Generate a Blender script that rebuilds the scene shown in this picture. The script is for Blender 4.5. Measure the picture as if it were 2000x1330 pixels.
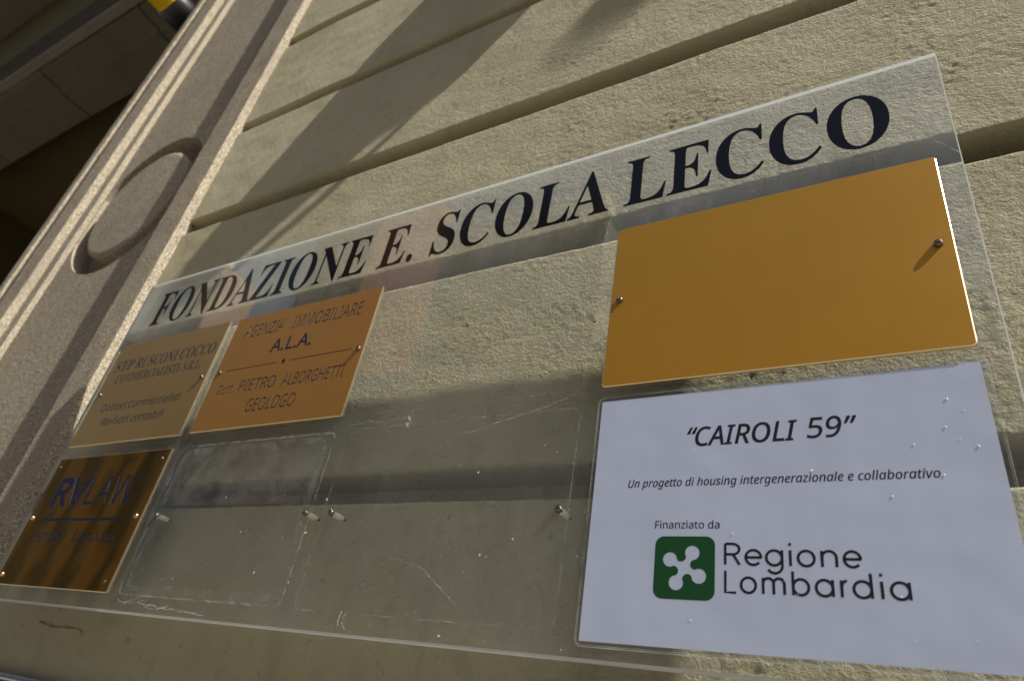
import bpy, math, random
import numpy as np
from mathutils import Vector, Matrix

for o in list(bpy.data.objects): bpy.data.objects.remove(o)
SC = bpy.context.scene
COL = SC.collection
MM = 0.001
R = math.radians

# ------------------------------------------------------------------ camera
cd = bpy.data.cameras.new('camera'); cam = bpy.data.objects.new('camera', cd); COL.objects.link(cam)
CR = ((0.857789473, 0.486859696, 0.164817645), (-0.138517472, 0.527751042, -0.838028489), (-0.494984979, 0.696021892, 0.520137863))
m = Matrix(((CR[0][0], -CR[1][0], -CR[2][0], .25122), (CR[0][1], -CR[1][1], -CR[2][1], -.51455), (CR[0][2], -CR[1][2], -CR[2][2], -.29785), (0, 0, 0, 1)))
cam.matrix_world = m
cd.sensor_width = 23.5; cd.lens = 15.567; cd.clip_start = .02; cd.clip_end = 500
cd.dof.use_dof = True; cd.dof.focus_distance = .64; cd.dof.aperture_fstop = 4.6
SC.camera = cam

# ------------------------------------------------------------------ sky, sun, exposure
SUN = Vector((5.3, -1.0, 6.1)).normalized()
w = bpy.data.worlds.new('World'); SC.world = w; w.use_nodes = True
nt = w.node_tree; bg = nt.nodes['Background']
sky = nt.nodes.new('ShaderNodeTexSky'); sky.sky_type = 'NISHITA'; sky.sun_disc = False
sky.sun_elevation = math.asin(SUN.z); sky.sun_rotation = math.atan2(SUN.x, SUN.y); sky.dust_density = 2.5; sky.air_density = 1.1; sky.ozone_density = 1.
nt.links.new(sky.outputs[0], bg.inputs[0]); bg.inputs[1].default_value = .067
sd = bpy.data.lights.new('sun', 'SUN'); sd.energy = 4.8; sd.angle = R(.6); sd.color = (1, .945, .86)
try: sd.cycles.use_multiple_importance_sampling = False
except Exception: pass
sun = bpy.data.objects.new('sun', sd); COL.objects.link(sun); sun.location = SUN * 30
sun.rotation_euler = SUN.to_track_quat('Z', 'Y').to_euler()
vs = SC.view_settings; vs.view_transform = 'Standard'; vs.look = 'None'; vs.gamma = 1; vs.use_curve_mapping = False; vs.exposure = .8
SC.cycles.max_bounces = 10; SC.cycles.transmission_bounces = 8; SC.cycles.transparent_max_bounces = 12
SC.cycles.caustics_reflective = False; SC.cycles.caustics_refractive = True; SC.cycles.sample_clamp_indirect = 6

# ------------------------------------------------------------------ helpers: noise
def perlin(x, y, seed):
    rng = np.random.RandomState(seed); ang = rng.rand(256, 256) * 2 * np.pi
    xi = np.floor(x).astype(int); yi = np.floor(y).astype(int); fx = x - xi; fy = y - yi
    def g(ix, iy, dx, dy):
        a = ang[ix % 256, iy % 256]; return np.cos(a) * dx + np.sin(a) * dy
    u = fx * fx * fx * (fx * (fx * 6 - 15) + 10); v = fy * fy * fy * (fy * (fy * 6 - 15) + 10)
    n00 = g(xi, yi, fx, fy); n10 = g(xi + 1, yi, fx - 1, fy); n01 = g(xi, yi + 1, fx, fy - 1); n11 = g(xi + 1, yi + 1, fx - 1, fy - 1)
    return (n00 * (1 - u) + n10 * u) * (1 - v) + (n01 * (1 - u) + n11 * u) * v

# ------------------------------------------------------------------ helpers: objects
def obj(name, me, mat=None, parent=None, loc=(0, 0, 0)):
    o = bpy.data.objects.new(name, me); COL.objects.link(o)
    if mat and me is not None and len(me.materials) == 0: me.materials.append(mat)
    if parent: o.parent = parent
    o.location = loc
    return o
def thing(name, label, cat, loc=(0, 0, 0), group=None):
    o = bpy.data.objects.new(name, None); COL.objects.link(o); o.empty_display_size = .05
    o.location = Vector(loc) * MM; o['label'] = label; o['category'] = cat
    if group: o['group'] = group
    return o
def mesh(name, V, F, smooth=False, scale=MM):
    me = bpy.data.meshes.new(name)
    V = np.asarray(V, float) * scale
    me.from_pydata(V.tolist(), [], F); me.update()
    if smooth: me.polygons.foreach_set('use_smooth', [True] * len(me.polygons))
    return me
def gridmesh(name, P, smooth=True, scale=MM):
    """P: (n, m, 3) array of points"""
    n, k = P.shape[:2]
    me = bpy.data.meshes.new(name)
    me.vertices.add(n * k); me.vertices.foreach_set('co', (P.reshape(-1, 3) * scale).astype(np.float32).ravel())
    i = np.arange(n - 1)[:, None] * k + np.arange(k - 1)[None, :]
    q = np.stack([i, i + 1, i + k + 1, i + k], -1).reshape(-1, 4)
    me.loops.add(q.size); me.loops.foreach_set('vertex_index', q.ravel().astype(np.int32))
    me.polygons.add(len(q)); me.polygons.foreach_set('loop_start', np.arange(0, q.size, 4, dtype=np.int32))
    me.polygons.foreach_set('loop_total', np.full(len(q), 4, np.int32))
    me.update(calc_edges=True); me.validate()
    if smooth: me.polygons.foreach_set('use_smooth', np.ones(len(q), bool))
    return me
def box(x0, x1, y0, y1, z0, z1):
    V = [(x, y, z) for x in (x0, x1) for y in (y0, y1) for z in (z0, z1)]
    F = [(0, 1, 3, 2), (4, 6, 7, 5), (0, 4, 5, 1), (2, 3, 7, 6), (0, 2, 6, 4), (1, 5, 7, 3)]
    return V, F
def boxes(name, L, bevel=0, scale=MM):
    V = []; F = []
    for b in L:
        v, f = box(*b); k = len(V); V += v; F += [tuple(i + k for i in q) for q in f]
    return mesh(name, V, F, scale=scale)
def bevel(o, w, seg=2):
    md = o.modifiers.new('bevel', 'BEVEL'); md.width = w * MM; md.segments = seg; md.limit_method = 'ANGLE'
    return o
def rrect(x0, x1, z0, z1, r, n=6):
    P = []
    for cx, cz, a in ((x1 - r, z1 - r, 0), (x0 + r, z1 - r, 90), (x0 + r, z0 + r, 180), (x1 - r, z0 + r, 270)):
        for i in range(n + 1):
            t = R(a + 90 * i / n); P.append((cx + r * math.cos(t), cz + r * math.sin(t)))
    return P
def circle(cx, cz, r, n=48): return [(cx + r * math.cos(2 * math.pi * i / n), cz + r * math.sin(2 * math.pi * i / n)) for i in range(n)]
def filled(polys, y, y2=None):
    """flat region bounded by polygons (even-odd, holes allowed) in the XZ plane at depth y; optional side walls back to y2. Returns (V, F)"""
    K = 25.
    cu = bpy.data.curves.new('tmp', 'CURVE'); cu.dimensions = '2D'; cu.fill_mode = 'FRONT' if False else 'BOTH'
    for P in polys:
        s = cu.splines.new('POLY'); s.points.add(len(P) - 1)
        for p, q in zip(s.points, P): p.co = (q[0] * K, q[1] * K, 0, 1)
        s.use_cyclic_u = True
    o = bpy.data.objects.new('tmp', cu); COL.objects.link(o)
    dg = bpy.context.evaluated_depsgraph_get(); dg.update()
    me = bpy.data.meshes.new_from_object(o.evaluated_get(dg))
    V = [(v.co.x / K, y, v.co.y / K) for v in me.vertices]; F = []
    for p in me.polygons:
        t = list(p.vertices)
        a, b, c = (V[t[0]], V[t[1]], V[t[2]])
        # make it face -y
        cr = (b[0] - a[0]) * (c[2] - a[2]) - (b[2] - a[2]) * (c[0] - a[0])
        F.append(tuple(t) if cr > 0 else tuple(t[::-1]))
    bpy.data.objects.remove(o); bpy.data.curves.remove(cu); bpy.data.meshes.remove(me)
    if y2 is not None:
        for P in polys:
            k = len(V); n = len(P)
            V += [(p[0], y, p[1]) for p in P] + [(p[0], y2, p[1]) for p in P]
            F += [(k + i, k + (i + 1) % n, k + n + (i + 1) % n, k + n + i) for i in range(n)]
    return V, F
def fillmesh(name, polys, y, y2=None):
    V, F = filled(polys, y, y2); return mesh(name, V, F)
def ribbon(name, pts, wid, y, jitter=0, seed=0):
    """thin flat stroke along a polyline in the XZ plane"""
    rnd = random.Random(seed); V = []; F = []
    n = len(pts)
    for i, p in enumerate(pts):
        a = pts[max(i - 1, 0)]; b = pts[min(i + 1, n - 1)]
        dx, dz = b[0] - a[0], b[1] - a[1]; L = math.hypot(dx, dz) or 1
        ww = wid * (1 + jitter * (rnd.random() - .5)) / 2
        V += [(p[0] - dz / L * ww, y, p[1] + dx / L * ww), (p[0] + dz / L * ww, y, p[1] - dx / L * ww)]
        if i: k = 2 * i; F.append((k - 2, k - 1, k + 1, k))
    return V, F

# ------------------------------------------------------------------ helpers: lettering (glyph outlines, thousandths of the type size)
GLYPHS = {
'B': {" ":[174],".":[180,"89,-9 74,-7 60,1 51,15 48,36 51,57 60,71 74,79 89,81 106,79 119,71 129,57 132,36 129,15 119,1 106,-7"],"A":[437,"-9,0 -9,18 9,21 24,30 36,47 49,75 206,466 224,465 384,87 411,34 425,22 443,18 443,0 229,0 229,18 259,21 277,30 283,46 273,81 253,132 103,132 79,71 76,59 75,48 80,32 96,21 124,18 128,18 128,0","113,161 242,161 177,319"],"C":[468,"257,-11 213,-7 174,3 137,20 105,43 78,71 56,104 39,142 29,184 26,228 30,273 39,314 56,351 79,384 106,412 139,435 176,452 216,462 259,465 292,463 328,454 367,440 388,435 402,439 413,449 419,465 437,465 437,308 420,308 403,347 381,380 356,407 328,427 298,439 265,443 222,435 187,409 163,365 149,304 144,226 149,153 165,97 192,56 230,32 278,24 305,26 331,33 358,45 383,61 407,81 428,106 447,89 409,45 365,14 314,-5"],"D":[496,"20,0 20,17 47,21 63,30 71,46 74,75 74,374 71,407 61,426 43,435 15,439 15,455 222,455 296,449 357,429 405,396 440,351 461,295 468,228 461,158 441,101 408,57 362,25 302,6 228,0","222,24 262,30 295,47 319,75 337,115 347,166 351,229 345,303 330,360 305,401 269,425 223,433 202,431 190,423 184,409 182,385 182,72 184,48 190,34 202,27"],"E":[442,"14,0 14,17 44,20 62,30 72,48 75,78 75,369 74,394 69,413 62,425 44,435 16,439 16,455 399,455 399,320 383,320 375,357 361,386 340,406 312,420 276,428 232,430 200,428 191,424 186,417 183,388 183,246 193,246 221,248 243,256 259,269 272,288 281,313 288,345 304,345 304,118 287,118 282,154 273,181 259,201 241,213 216,220 185,222 183,222 183,67 185,47 192,35 206,29 230,28 276,30 313,39 345,53 371,75 393,105 411,143 430,143 402,0"],"F":[405,"15,0 15,17 45,23 62,34 72,53 75,84 75,375 71,405 61,423 43,433 14,439 14,455 394,455 394,320 377,320 369,357 355,385 336,406 310,420 275,428 230,431 200,429 191,427 186,421 182,398 182,247 190,247 217,250 239,257 256,270 269,289 278,314 284,347 302,347 302,118 285,118 279,154 269,181 257,200 239,213 217,221 189,224 182,224 182,81 183,59 188,43 196,31 210,24 229,19 257,17 257,0"],"G":[508,"268,-10 222,-7 179,3 141,19 108,42 80,70 57,103 41,141 31,183 28,229 31,274 41,315 57,352 80,385 107,413 139,435 176,452 215,462 257,465 293,463 330,454 369,441 388,436 398,438 406,443 419,465 437,465 437,308 420,308 403,346 382,379 357,406 329,426 299,439 267,443 224,435 189,409 165,366 151,305 146,228 150,163 161,110 180,67 206,37 238,19 275,13 298,14 316,19 328,27 339,45 343,71 343,128 339,154 329,170 309,179 275,182 275,198 500,198 500,182 473,179 457,171 449,155 446,128 446,29 387,7 328,-6"],"I":[261,"13,0 13,17 42,23 61,32 69,42 74,56 75,75 75,387 72,412 63,427 45,435 13,439 13,455 244,455 244,439 214,435 196,427 186,412 183,387 183,77 187,44 194,34 206,26 246,17 246,0"],"L":[427,"15,0 15,17 45,22 62,32 72,50 75,81 75,379 71,407 62,425 44,434 16,439 16,455 250,455 250,439 226,437 208,434 196,427 188,416 183,401 182,379 182,83 185,47 191,37 200,31 234,28 278,31 315,40 345,56 370,80 391,112 409,154 427,154 402,0"],"M":[634,"14,0 14,17 43,22 61,32 72,50 75,79 75,382 74,402 71,416 64,426 53,432 15,439 15,455 185,455 317,142 449,455 617,455 617,439 590,433 573,423 563,405 560,378 560,85 561,61 565,43 571,31 582,23 596,19 617,17 617,0 396,0 396,17 433,25 443,32 450,44 453,61 455,83 455,399 288,0 270,0 105,389 105,80 107,57 112,41 120,30 139,20 169,17 169,0"],"N":[494,"403,-11 107,350 107,79 110,49 119,31 136,21 167,17 167,0 18,0 18,17 39,19 54,23 65,30 71,41 75,57 76,79 76,388 36,433 18,439 18,455 156,455 391,169 391,377 390,399 386,414 379,425 369,431 331,439 331,455 480,455 480,439 450,434 433,425 425,407 422,377 422,-11"],"O":[526,"261,-11 213,-6 169,7 129,29 94,58 66,93 45,134 32,179 28,228 32,276 45,321 66,362 95,397 130,426 170,448 216,462 265,466 313,462 357,448 397,427 431,399 459,364 481,323 494,277 498,228 494,179 481,134 459,93 430,58 395,29 355,7 310,-6","265,12 306,21 338,47 361,90 375,150 379,228 376,293 365,346 348,389 324,419 294,437 260,443 219,435 186,409 163,366 150,305 145,228 149,163 159,109 177,67 201,37 230,18"],"P":[418,"15,0 15,17 45,22 62,32 72,50 75,81 75,379 71,406 62,424 44,434 16,439 16,455 214,455 265,454 306,449 336,440 366,422 390,398 400,378 407,356 409,332 404,296 390,266 367,240 334,221 292,209 242,206 182,206 182,81 185,50 194,32 212,22 242,17 242,0","182,230 201,230 231,232 255,240 272,253 283,271 290,297 292,329 290,361 285,387 275,406 261,420 241,428 216,431 199,429 189,424 184,414 182,398"],"R":[473,"15,0 15,17 45,22 62,32 72,50 75,81 75,379 71,406 62,424 44,434 16,439 16,455 217,455 278,452 329,442 367,426 395,403 412,372 417,334 411,296 392,265 360,241 315,224 432,50 452,26 463,19 478,17 480,17 480,0 338,0 201,212 182,212 182,81 185,50 194,32 212,22 242,17 242,0","182,234 203,234 235,236 261,245 280,258 293,278 301,304 304,336 299,378 284,407 259,425 224,431 202,429 190,422 184,409 182,385"],"S":[391,"43,-11 43,158 62,158 75,113 91,77 111,50 136,30 164,19 197,15 220,17 241,24 257,36 269,51 276,69 279,89 273,117 255,140 225,160 163,191 127,210 99,231 77,253 62,276 53,302 50,332 52,358 57,381 67,403 88,429 115,449 148,462 185,466 229,461 282,448 291,446 300,445 310,447 317,454 320,466 339,466 339,319 322,319 310,354 293,385 272,410 248,429 222,441 194,445 173,443 155,437 140,426 128,413 122,398 120,380 124,356 137,336 159,319 189,303 253,273 290,253 317,233 337,211 350,188 357,162 359,133 357,106 350,80 339,58 323,38 304,21 281,8 254,-2 225,-8 192,-10 158,-8 126,1 98,9 85,12 75,11 69,7 61,-11"],"T":[423,"92,0 92,17 123,21 142,31 152,50 156,81 156,433 149,433 116,430 88,420 65,403 47,380 35,352 29,318 11,318 11,455 410,455 410,317 394,317 381,368 357,404 319,426 269,433 263,433 263,81 267,49 276,30 296,21 328,17 328,0"],"U":[493,"248,-13 192,-8 147,6 114,29 91,61 78,103 73,155 73,379 70,406 61,424 43,434 15,439 15,455 240,455 240,439 202,432 192,425 185,415 181,379 181,140 183,104 191,74 203,51 221,35 245,25 275,22 317,28 350,44 373,71 388,110 392,159 392,378 389,406 379,423 360,433 328,439 328,455 474,455 474,439 448,432 433,421 425,404 422,378 422,181 418,118 403,69 380,32 346,7 302,-8"],"Z":[442,"20,0 20,11 276,430 214,430 174,427 141,420 115,407 94,386 76,356 61,316 44,316 57,455 406,455 406,443 153,29 239,29 282,32 319,43 349,61 374,87 393,121 407,164 424,164 407,0"]},
'I': {" ":[174],"A":[378,"-38,0 222,480 285,480 345,0 285,0 267,149 105,149 28,0","134,203 261,203 251,304 245,360 242,414 240,414 216,360 186,301"],"C":[395,"219,-7 170,-1 128,15 94,42 69,79 53,124 48,177 51,220 58,264 71,307 89,348 112,385 141,419 175,447 214,468 243,478 274,484 308,486 350,483 389,474 424,459 400,410 360,426 335,431 308,433 276,431 247,423 221,411 187,384 160,351 139,312 124,269 115,223 112,178 116,140 126,108 143,82 167,62 196,50 230,46 284,52 336,66 336,13 283,-1 254,-5"],"I":[218,"-13,0 -7,33 50,46 132,433 81,446 88,480 256,480 249,446 191,433 109,46 161,33 154,0"],"L":[321,"28,0 129,480 189,480 98,54 282,54 271,0"],"O":[485,"226,-7 173,-1 129,16 94,43 69,81 53,126 48,179 52,240 65,297 85,349 113,395 135,422 161,444 189,462 221,476 254,484 291,487 341,481 384,465 418,437 443,399 458,353 463,298 460,238 448,181 429,129 403,84 382,58 357,36 329,17 298,4 264,-4","228,46 254,49 278,55 300,66 329,90 354,122 373,160 388,203 397,250 400,300 396,339 386,372 369,399 347,418 319,430 287,434 261,432 237,425 214,414 184,391 159,360 139,322 124,279 115,231 112,181 116,142 126,109 143,82 166,62 195,50"],"R":[385,"28,0 129,480 234,480 288,475 329,460 358,436 376,402 382,358 379,325 370,295 355,268 333,245 302,226 263,212 342,0 276,0 208,198 129,198 87,0","140,249 192,249 233,252 265,262 290,278 307,300 317,325 320,354 318,378 310,398 298,411 280,420 257,425 229,427 178,427"],"U":[455,"201,-7 156,-3 118,9 90,28 69,54 57,87 53,126 55,154 61,190 123,480 183,480 120,187 115,154 113,127 115,104 123,84 136,68 154,56 177,49 205,46 241,50 271,60 294,77 311,101 325,131 336,168 402,480 462,480 395,163 381,114 361,73 344,49 323,29 299,14 271,2 238,-4"],"a":[382,"130,-7 103,-3 79,7 59,25 44,49 35,79 32,116 36,165 45,212 61,255 82,292 108,323 138,347 160,358 184,364 209,367 231,365 250,358 267,348 286,328 300,304 303,304 324,360 369,360 293,0 246,0 255,66 252,66 227,39 198,15 177,3 154,-4","149,42 174,47 198,60 220,82 241,109 258,142 271,179 278,215 279,245 277,265 272,282 262,297 249,308 233,315 215,317 190,313 167,301 146,281 128,256 113,225 102,191 95,154 93,115 96,83 107,60 119,50 133,44"],"b":[389,"181,-7 158,-5 138,1 122,12 102,32 89,55 85,55 63,0 19,0 127,510 186,510 161,390 150,345 140,309 136,293 138,293 164,320 191,344 211,356 233,364 257,366 285,363 309,352 329,335 344,311 353,281 356,244 353,196 344,150 329,107 309,70 284,38 254,14 231,2 207,-4","176,42 202,47 225,59 246,79 263,105 277,136 287,171 293,207 296,244 292,276 281,299 263,312 238,317 216,313 193,301 171,281 150,256 133,225 119,191 110,154 107,115 109,95 115,77 124,62 137,51 155,45"],"c":[305,"166,-7 129,-3 96,8 69,27 49,53 36,87 32,128 36,175 45,219 61,260 83,296 110,325 142,348 167,358 193,365 220,367 267,362 310,349 293,300 261,312 221,317 196,314 174,305 154,291 136,272 121,249 109,222 97,177 93,128 95,103 102,82 114,65 130,52 149,45 172,42 195,44 217,49 259,64 259,15 217,-1 192,-5"],"d":[389,"130,-7 103,-3 79,7 59,24 44,48 35,79 32,116 35,165 44,211 59,253 80,290 105,322 135,346 158,357 182,364 209,366 231,364 251,358 267,348 286,327 300,304 303,304 310,348 318,393 343,510 401,510 293,0 244,0 252,66 249,66 224,38 196,15 176,3 154,-4","150,42 172,46 195,59 217,78 237,103 255,134 268,168 277,205 280,244 276,274 264,297 252,308 234,315 213,317 187,313 164,300 144,280 126,254 112,223 101,189 95,152 93,115 96,83 107,60 125,47"],"e":[335,"163,-7 124,-3 92,10 66,30 47,57 36,90 32,129 35,172 45,214 60,254 81,290 107,322 137,346 160,357 185,364 212,367 243,364 269,357 289,345 303,328 312,307 315,283 313,260 305,239 293,219 276,201 253,186 225,173 191,163 151,158 105,156 93,156 92,143 92,131 94,106 101,84 112,66 128,53 148,45 173,42 198,44 222,50 271,70 271,19 221,1 194,-5","102,203 107,203 146,205 181,211 212,220 236,234 248,246 255,261 257,278 254,294 245,307 230,315 209,318 188,314 167,304 147,288 128,265 114,237"],"g":[389,"125,-161 93,-160 64,-155 38,-147 17,-138 17,-84 37,-94 64,-103 94,-110 123,-112 149,-110 172,-103 191,-92 208,-76 220,-53 229,-25 235,1 244,38 252,66 249,66 225,39 197,15 177,3 154,-4 130,-7 103,-3 79,7 59,25 44,49 35,79 32,116 35,164 44,210 59,253 80,290 105,322 135,346 158,358 182,364 209,367 231,365 251,358 267,348 287,328 300,304 303,304 325,360 370,360 288,-21 275,-67 255,-103 231,-129 201,-147 165,-158","150,42 173,47 195,59 217,79 237,104 255,135 268,169 277,206 279,244 276,274 264,297 252,308 235,315 214,317 188,313 165,300 144,280 126,254 112,223 101,189 95,152 93,115 96,83 107,60 125,47"],"h":[389,"19,0 127,510 186,510 157,378 147,336 136,293 139,293 169,326 188,342 209,355 233,363 261,366 286,363 308,356 327,343 340,325 349,302 351,274 349,248 344,219 297,0 238,0 285,226 291,270 289,290 280,305 266,314 244,317 221,313 195,301 170,280 146,250 126,208 111,155 78,0"],"i":[174,"143,420 130,422 120,428 113,438 111,451 113,468 121,482 134,491 150,494 168,491 178,481 181,464 178,446 169,431 157,423","19,0 95,360 154,360 78,0"],"l":[174,"18,0 127,510 186,510 77,0"],"n":[389,"16,-2 93,362 146,362 138,296 169,329 187,345 209,357 233,366 261,369 288,366 310,358 329,345 342,327 351,305 353,278 351,246 346,218 298,-2 235,-2 283,226 288,252 290,272 285,296 270,310 244,315 221,311 196,299 171,279 148,248 128,208 113,154 79,-2"],"o":[378,"167,-5 128,-1 95,11 68,32 48,60 36,93 32,133 35,174 44,216 58,255 78,290 103,320 134,344 158,356 184,362 212,365 251,361 284,348 311,327 331,300 343,266 347,226 344,185 335,144 321,105 301,69 276,39 245,15 221,4 195,-3","170,44 191,46 210,54 228,66 252,94 270,131 282,177 286,232 284,252 279,272 270,289 256,303 237,313 213,316 189,313 168,304 149,290 125,261 107,223 96,179 92,131 94,105 101,84 112,66 128,54 147,46"],"p":[389,"-15,-161 95,360 144,360 136,293 138,293 163,320 191,344 212,356 234,364 259,366 286,363 309,352 329,335 344,311 353,281 356,243 353,195 344,149 329,107 309,69 284,37 254,13 231,2 207,-4 181,-7 158,-5 139,1 122,12 103,32 89,55 85,55 82,25 77,-6 44,-161","176,42 202,47 225,59 246,79 263,105 277,136 287,171 293,207 296,244 292,276 281,299 263,312 238,317 216,313 193,301 171,281 150,256 133,226 119,191 110,154 107,115 109,95 115,77 124,62 137,51 155,45"],"r":[268,"19,0 95,360 144,360 136,293 140,293 169,329 186,344 204,356 225,364 249,367 269,366 288,362 275,309 241,313 220,310 200,303 181,291 157,266 138,234 123,200 113,165 78,0"],"s":[290,"104,-7 73,-5 47,0 3,16 3,71 47,51 74,44 102,42 126,43 147,49 163,57 174,69 181,82 183,98 180,116 171,131 152,145 123,163 89,185 65,208 54,224 48,243 46,265 49,293 60,318 79,338 104,354 133,364 168,367 200,365 229,359 277,342 258,295 219,310 195,315 168,317 142,314 122,303 109,288 105,268 108,252 117,237 134,223 164,205 196,185 221,164 234,147 241,127 244,104 240,71 227,43 206,21 178,6 144,-4"],"t":[223,"124,-7 101,-5 81,1 63,11 49,25 41,46 38,72 40,94 44,120 85,315 30,315 35,342 95,367 137,442 172,442 154,360 244,360 235,315 145,315 103,119 99,99 97,79 99,64 106,52 117,44 133,42 156,44 181,50 181,5 156,-3"],"u":[389,"127,-7 101,-4 80,3 61,16 48,34 40,56 37,83 39,112 44,140 91,360 151,360 103,134 97,89 99,69 108,55 122,45 144,42 167,46 193,58 219,79 243,110 263,152 278,205 311,360 369,360 293,0 244,0 252,66 248,66 219,33 200,18 179,5 155,-4"],"v":[314,"74,0 32,360 91,360 111,160 115,119 118,75 119,45 121,45 138,83 159,126 177,162 283,360 346,360 151,0"],"z":[299,"-10,0 -2,40 222,316 67,316 77,360 295,360 285,312 66,44 237,44 228,0"]},
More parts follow.
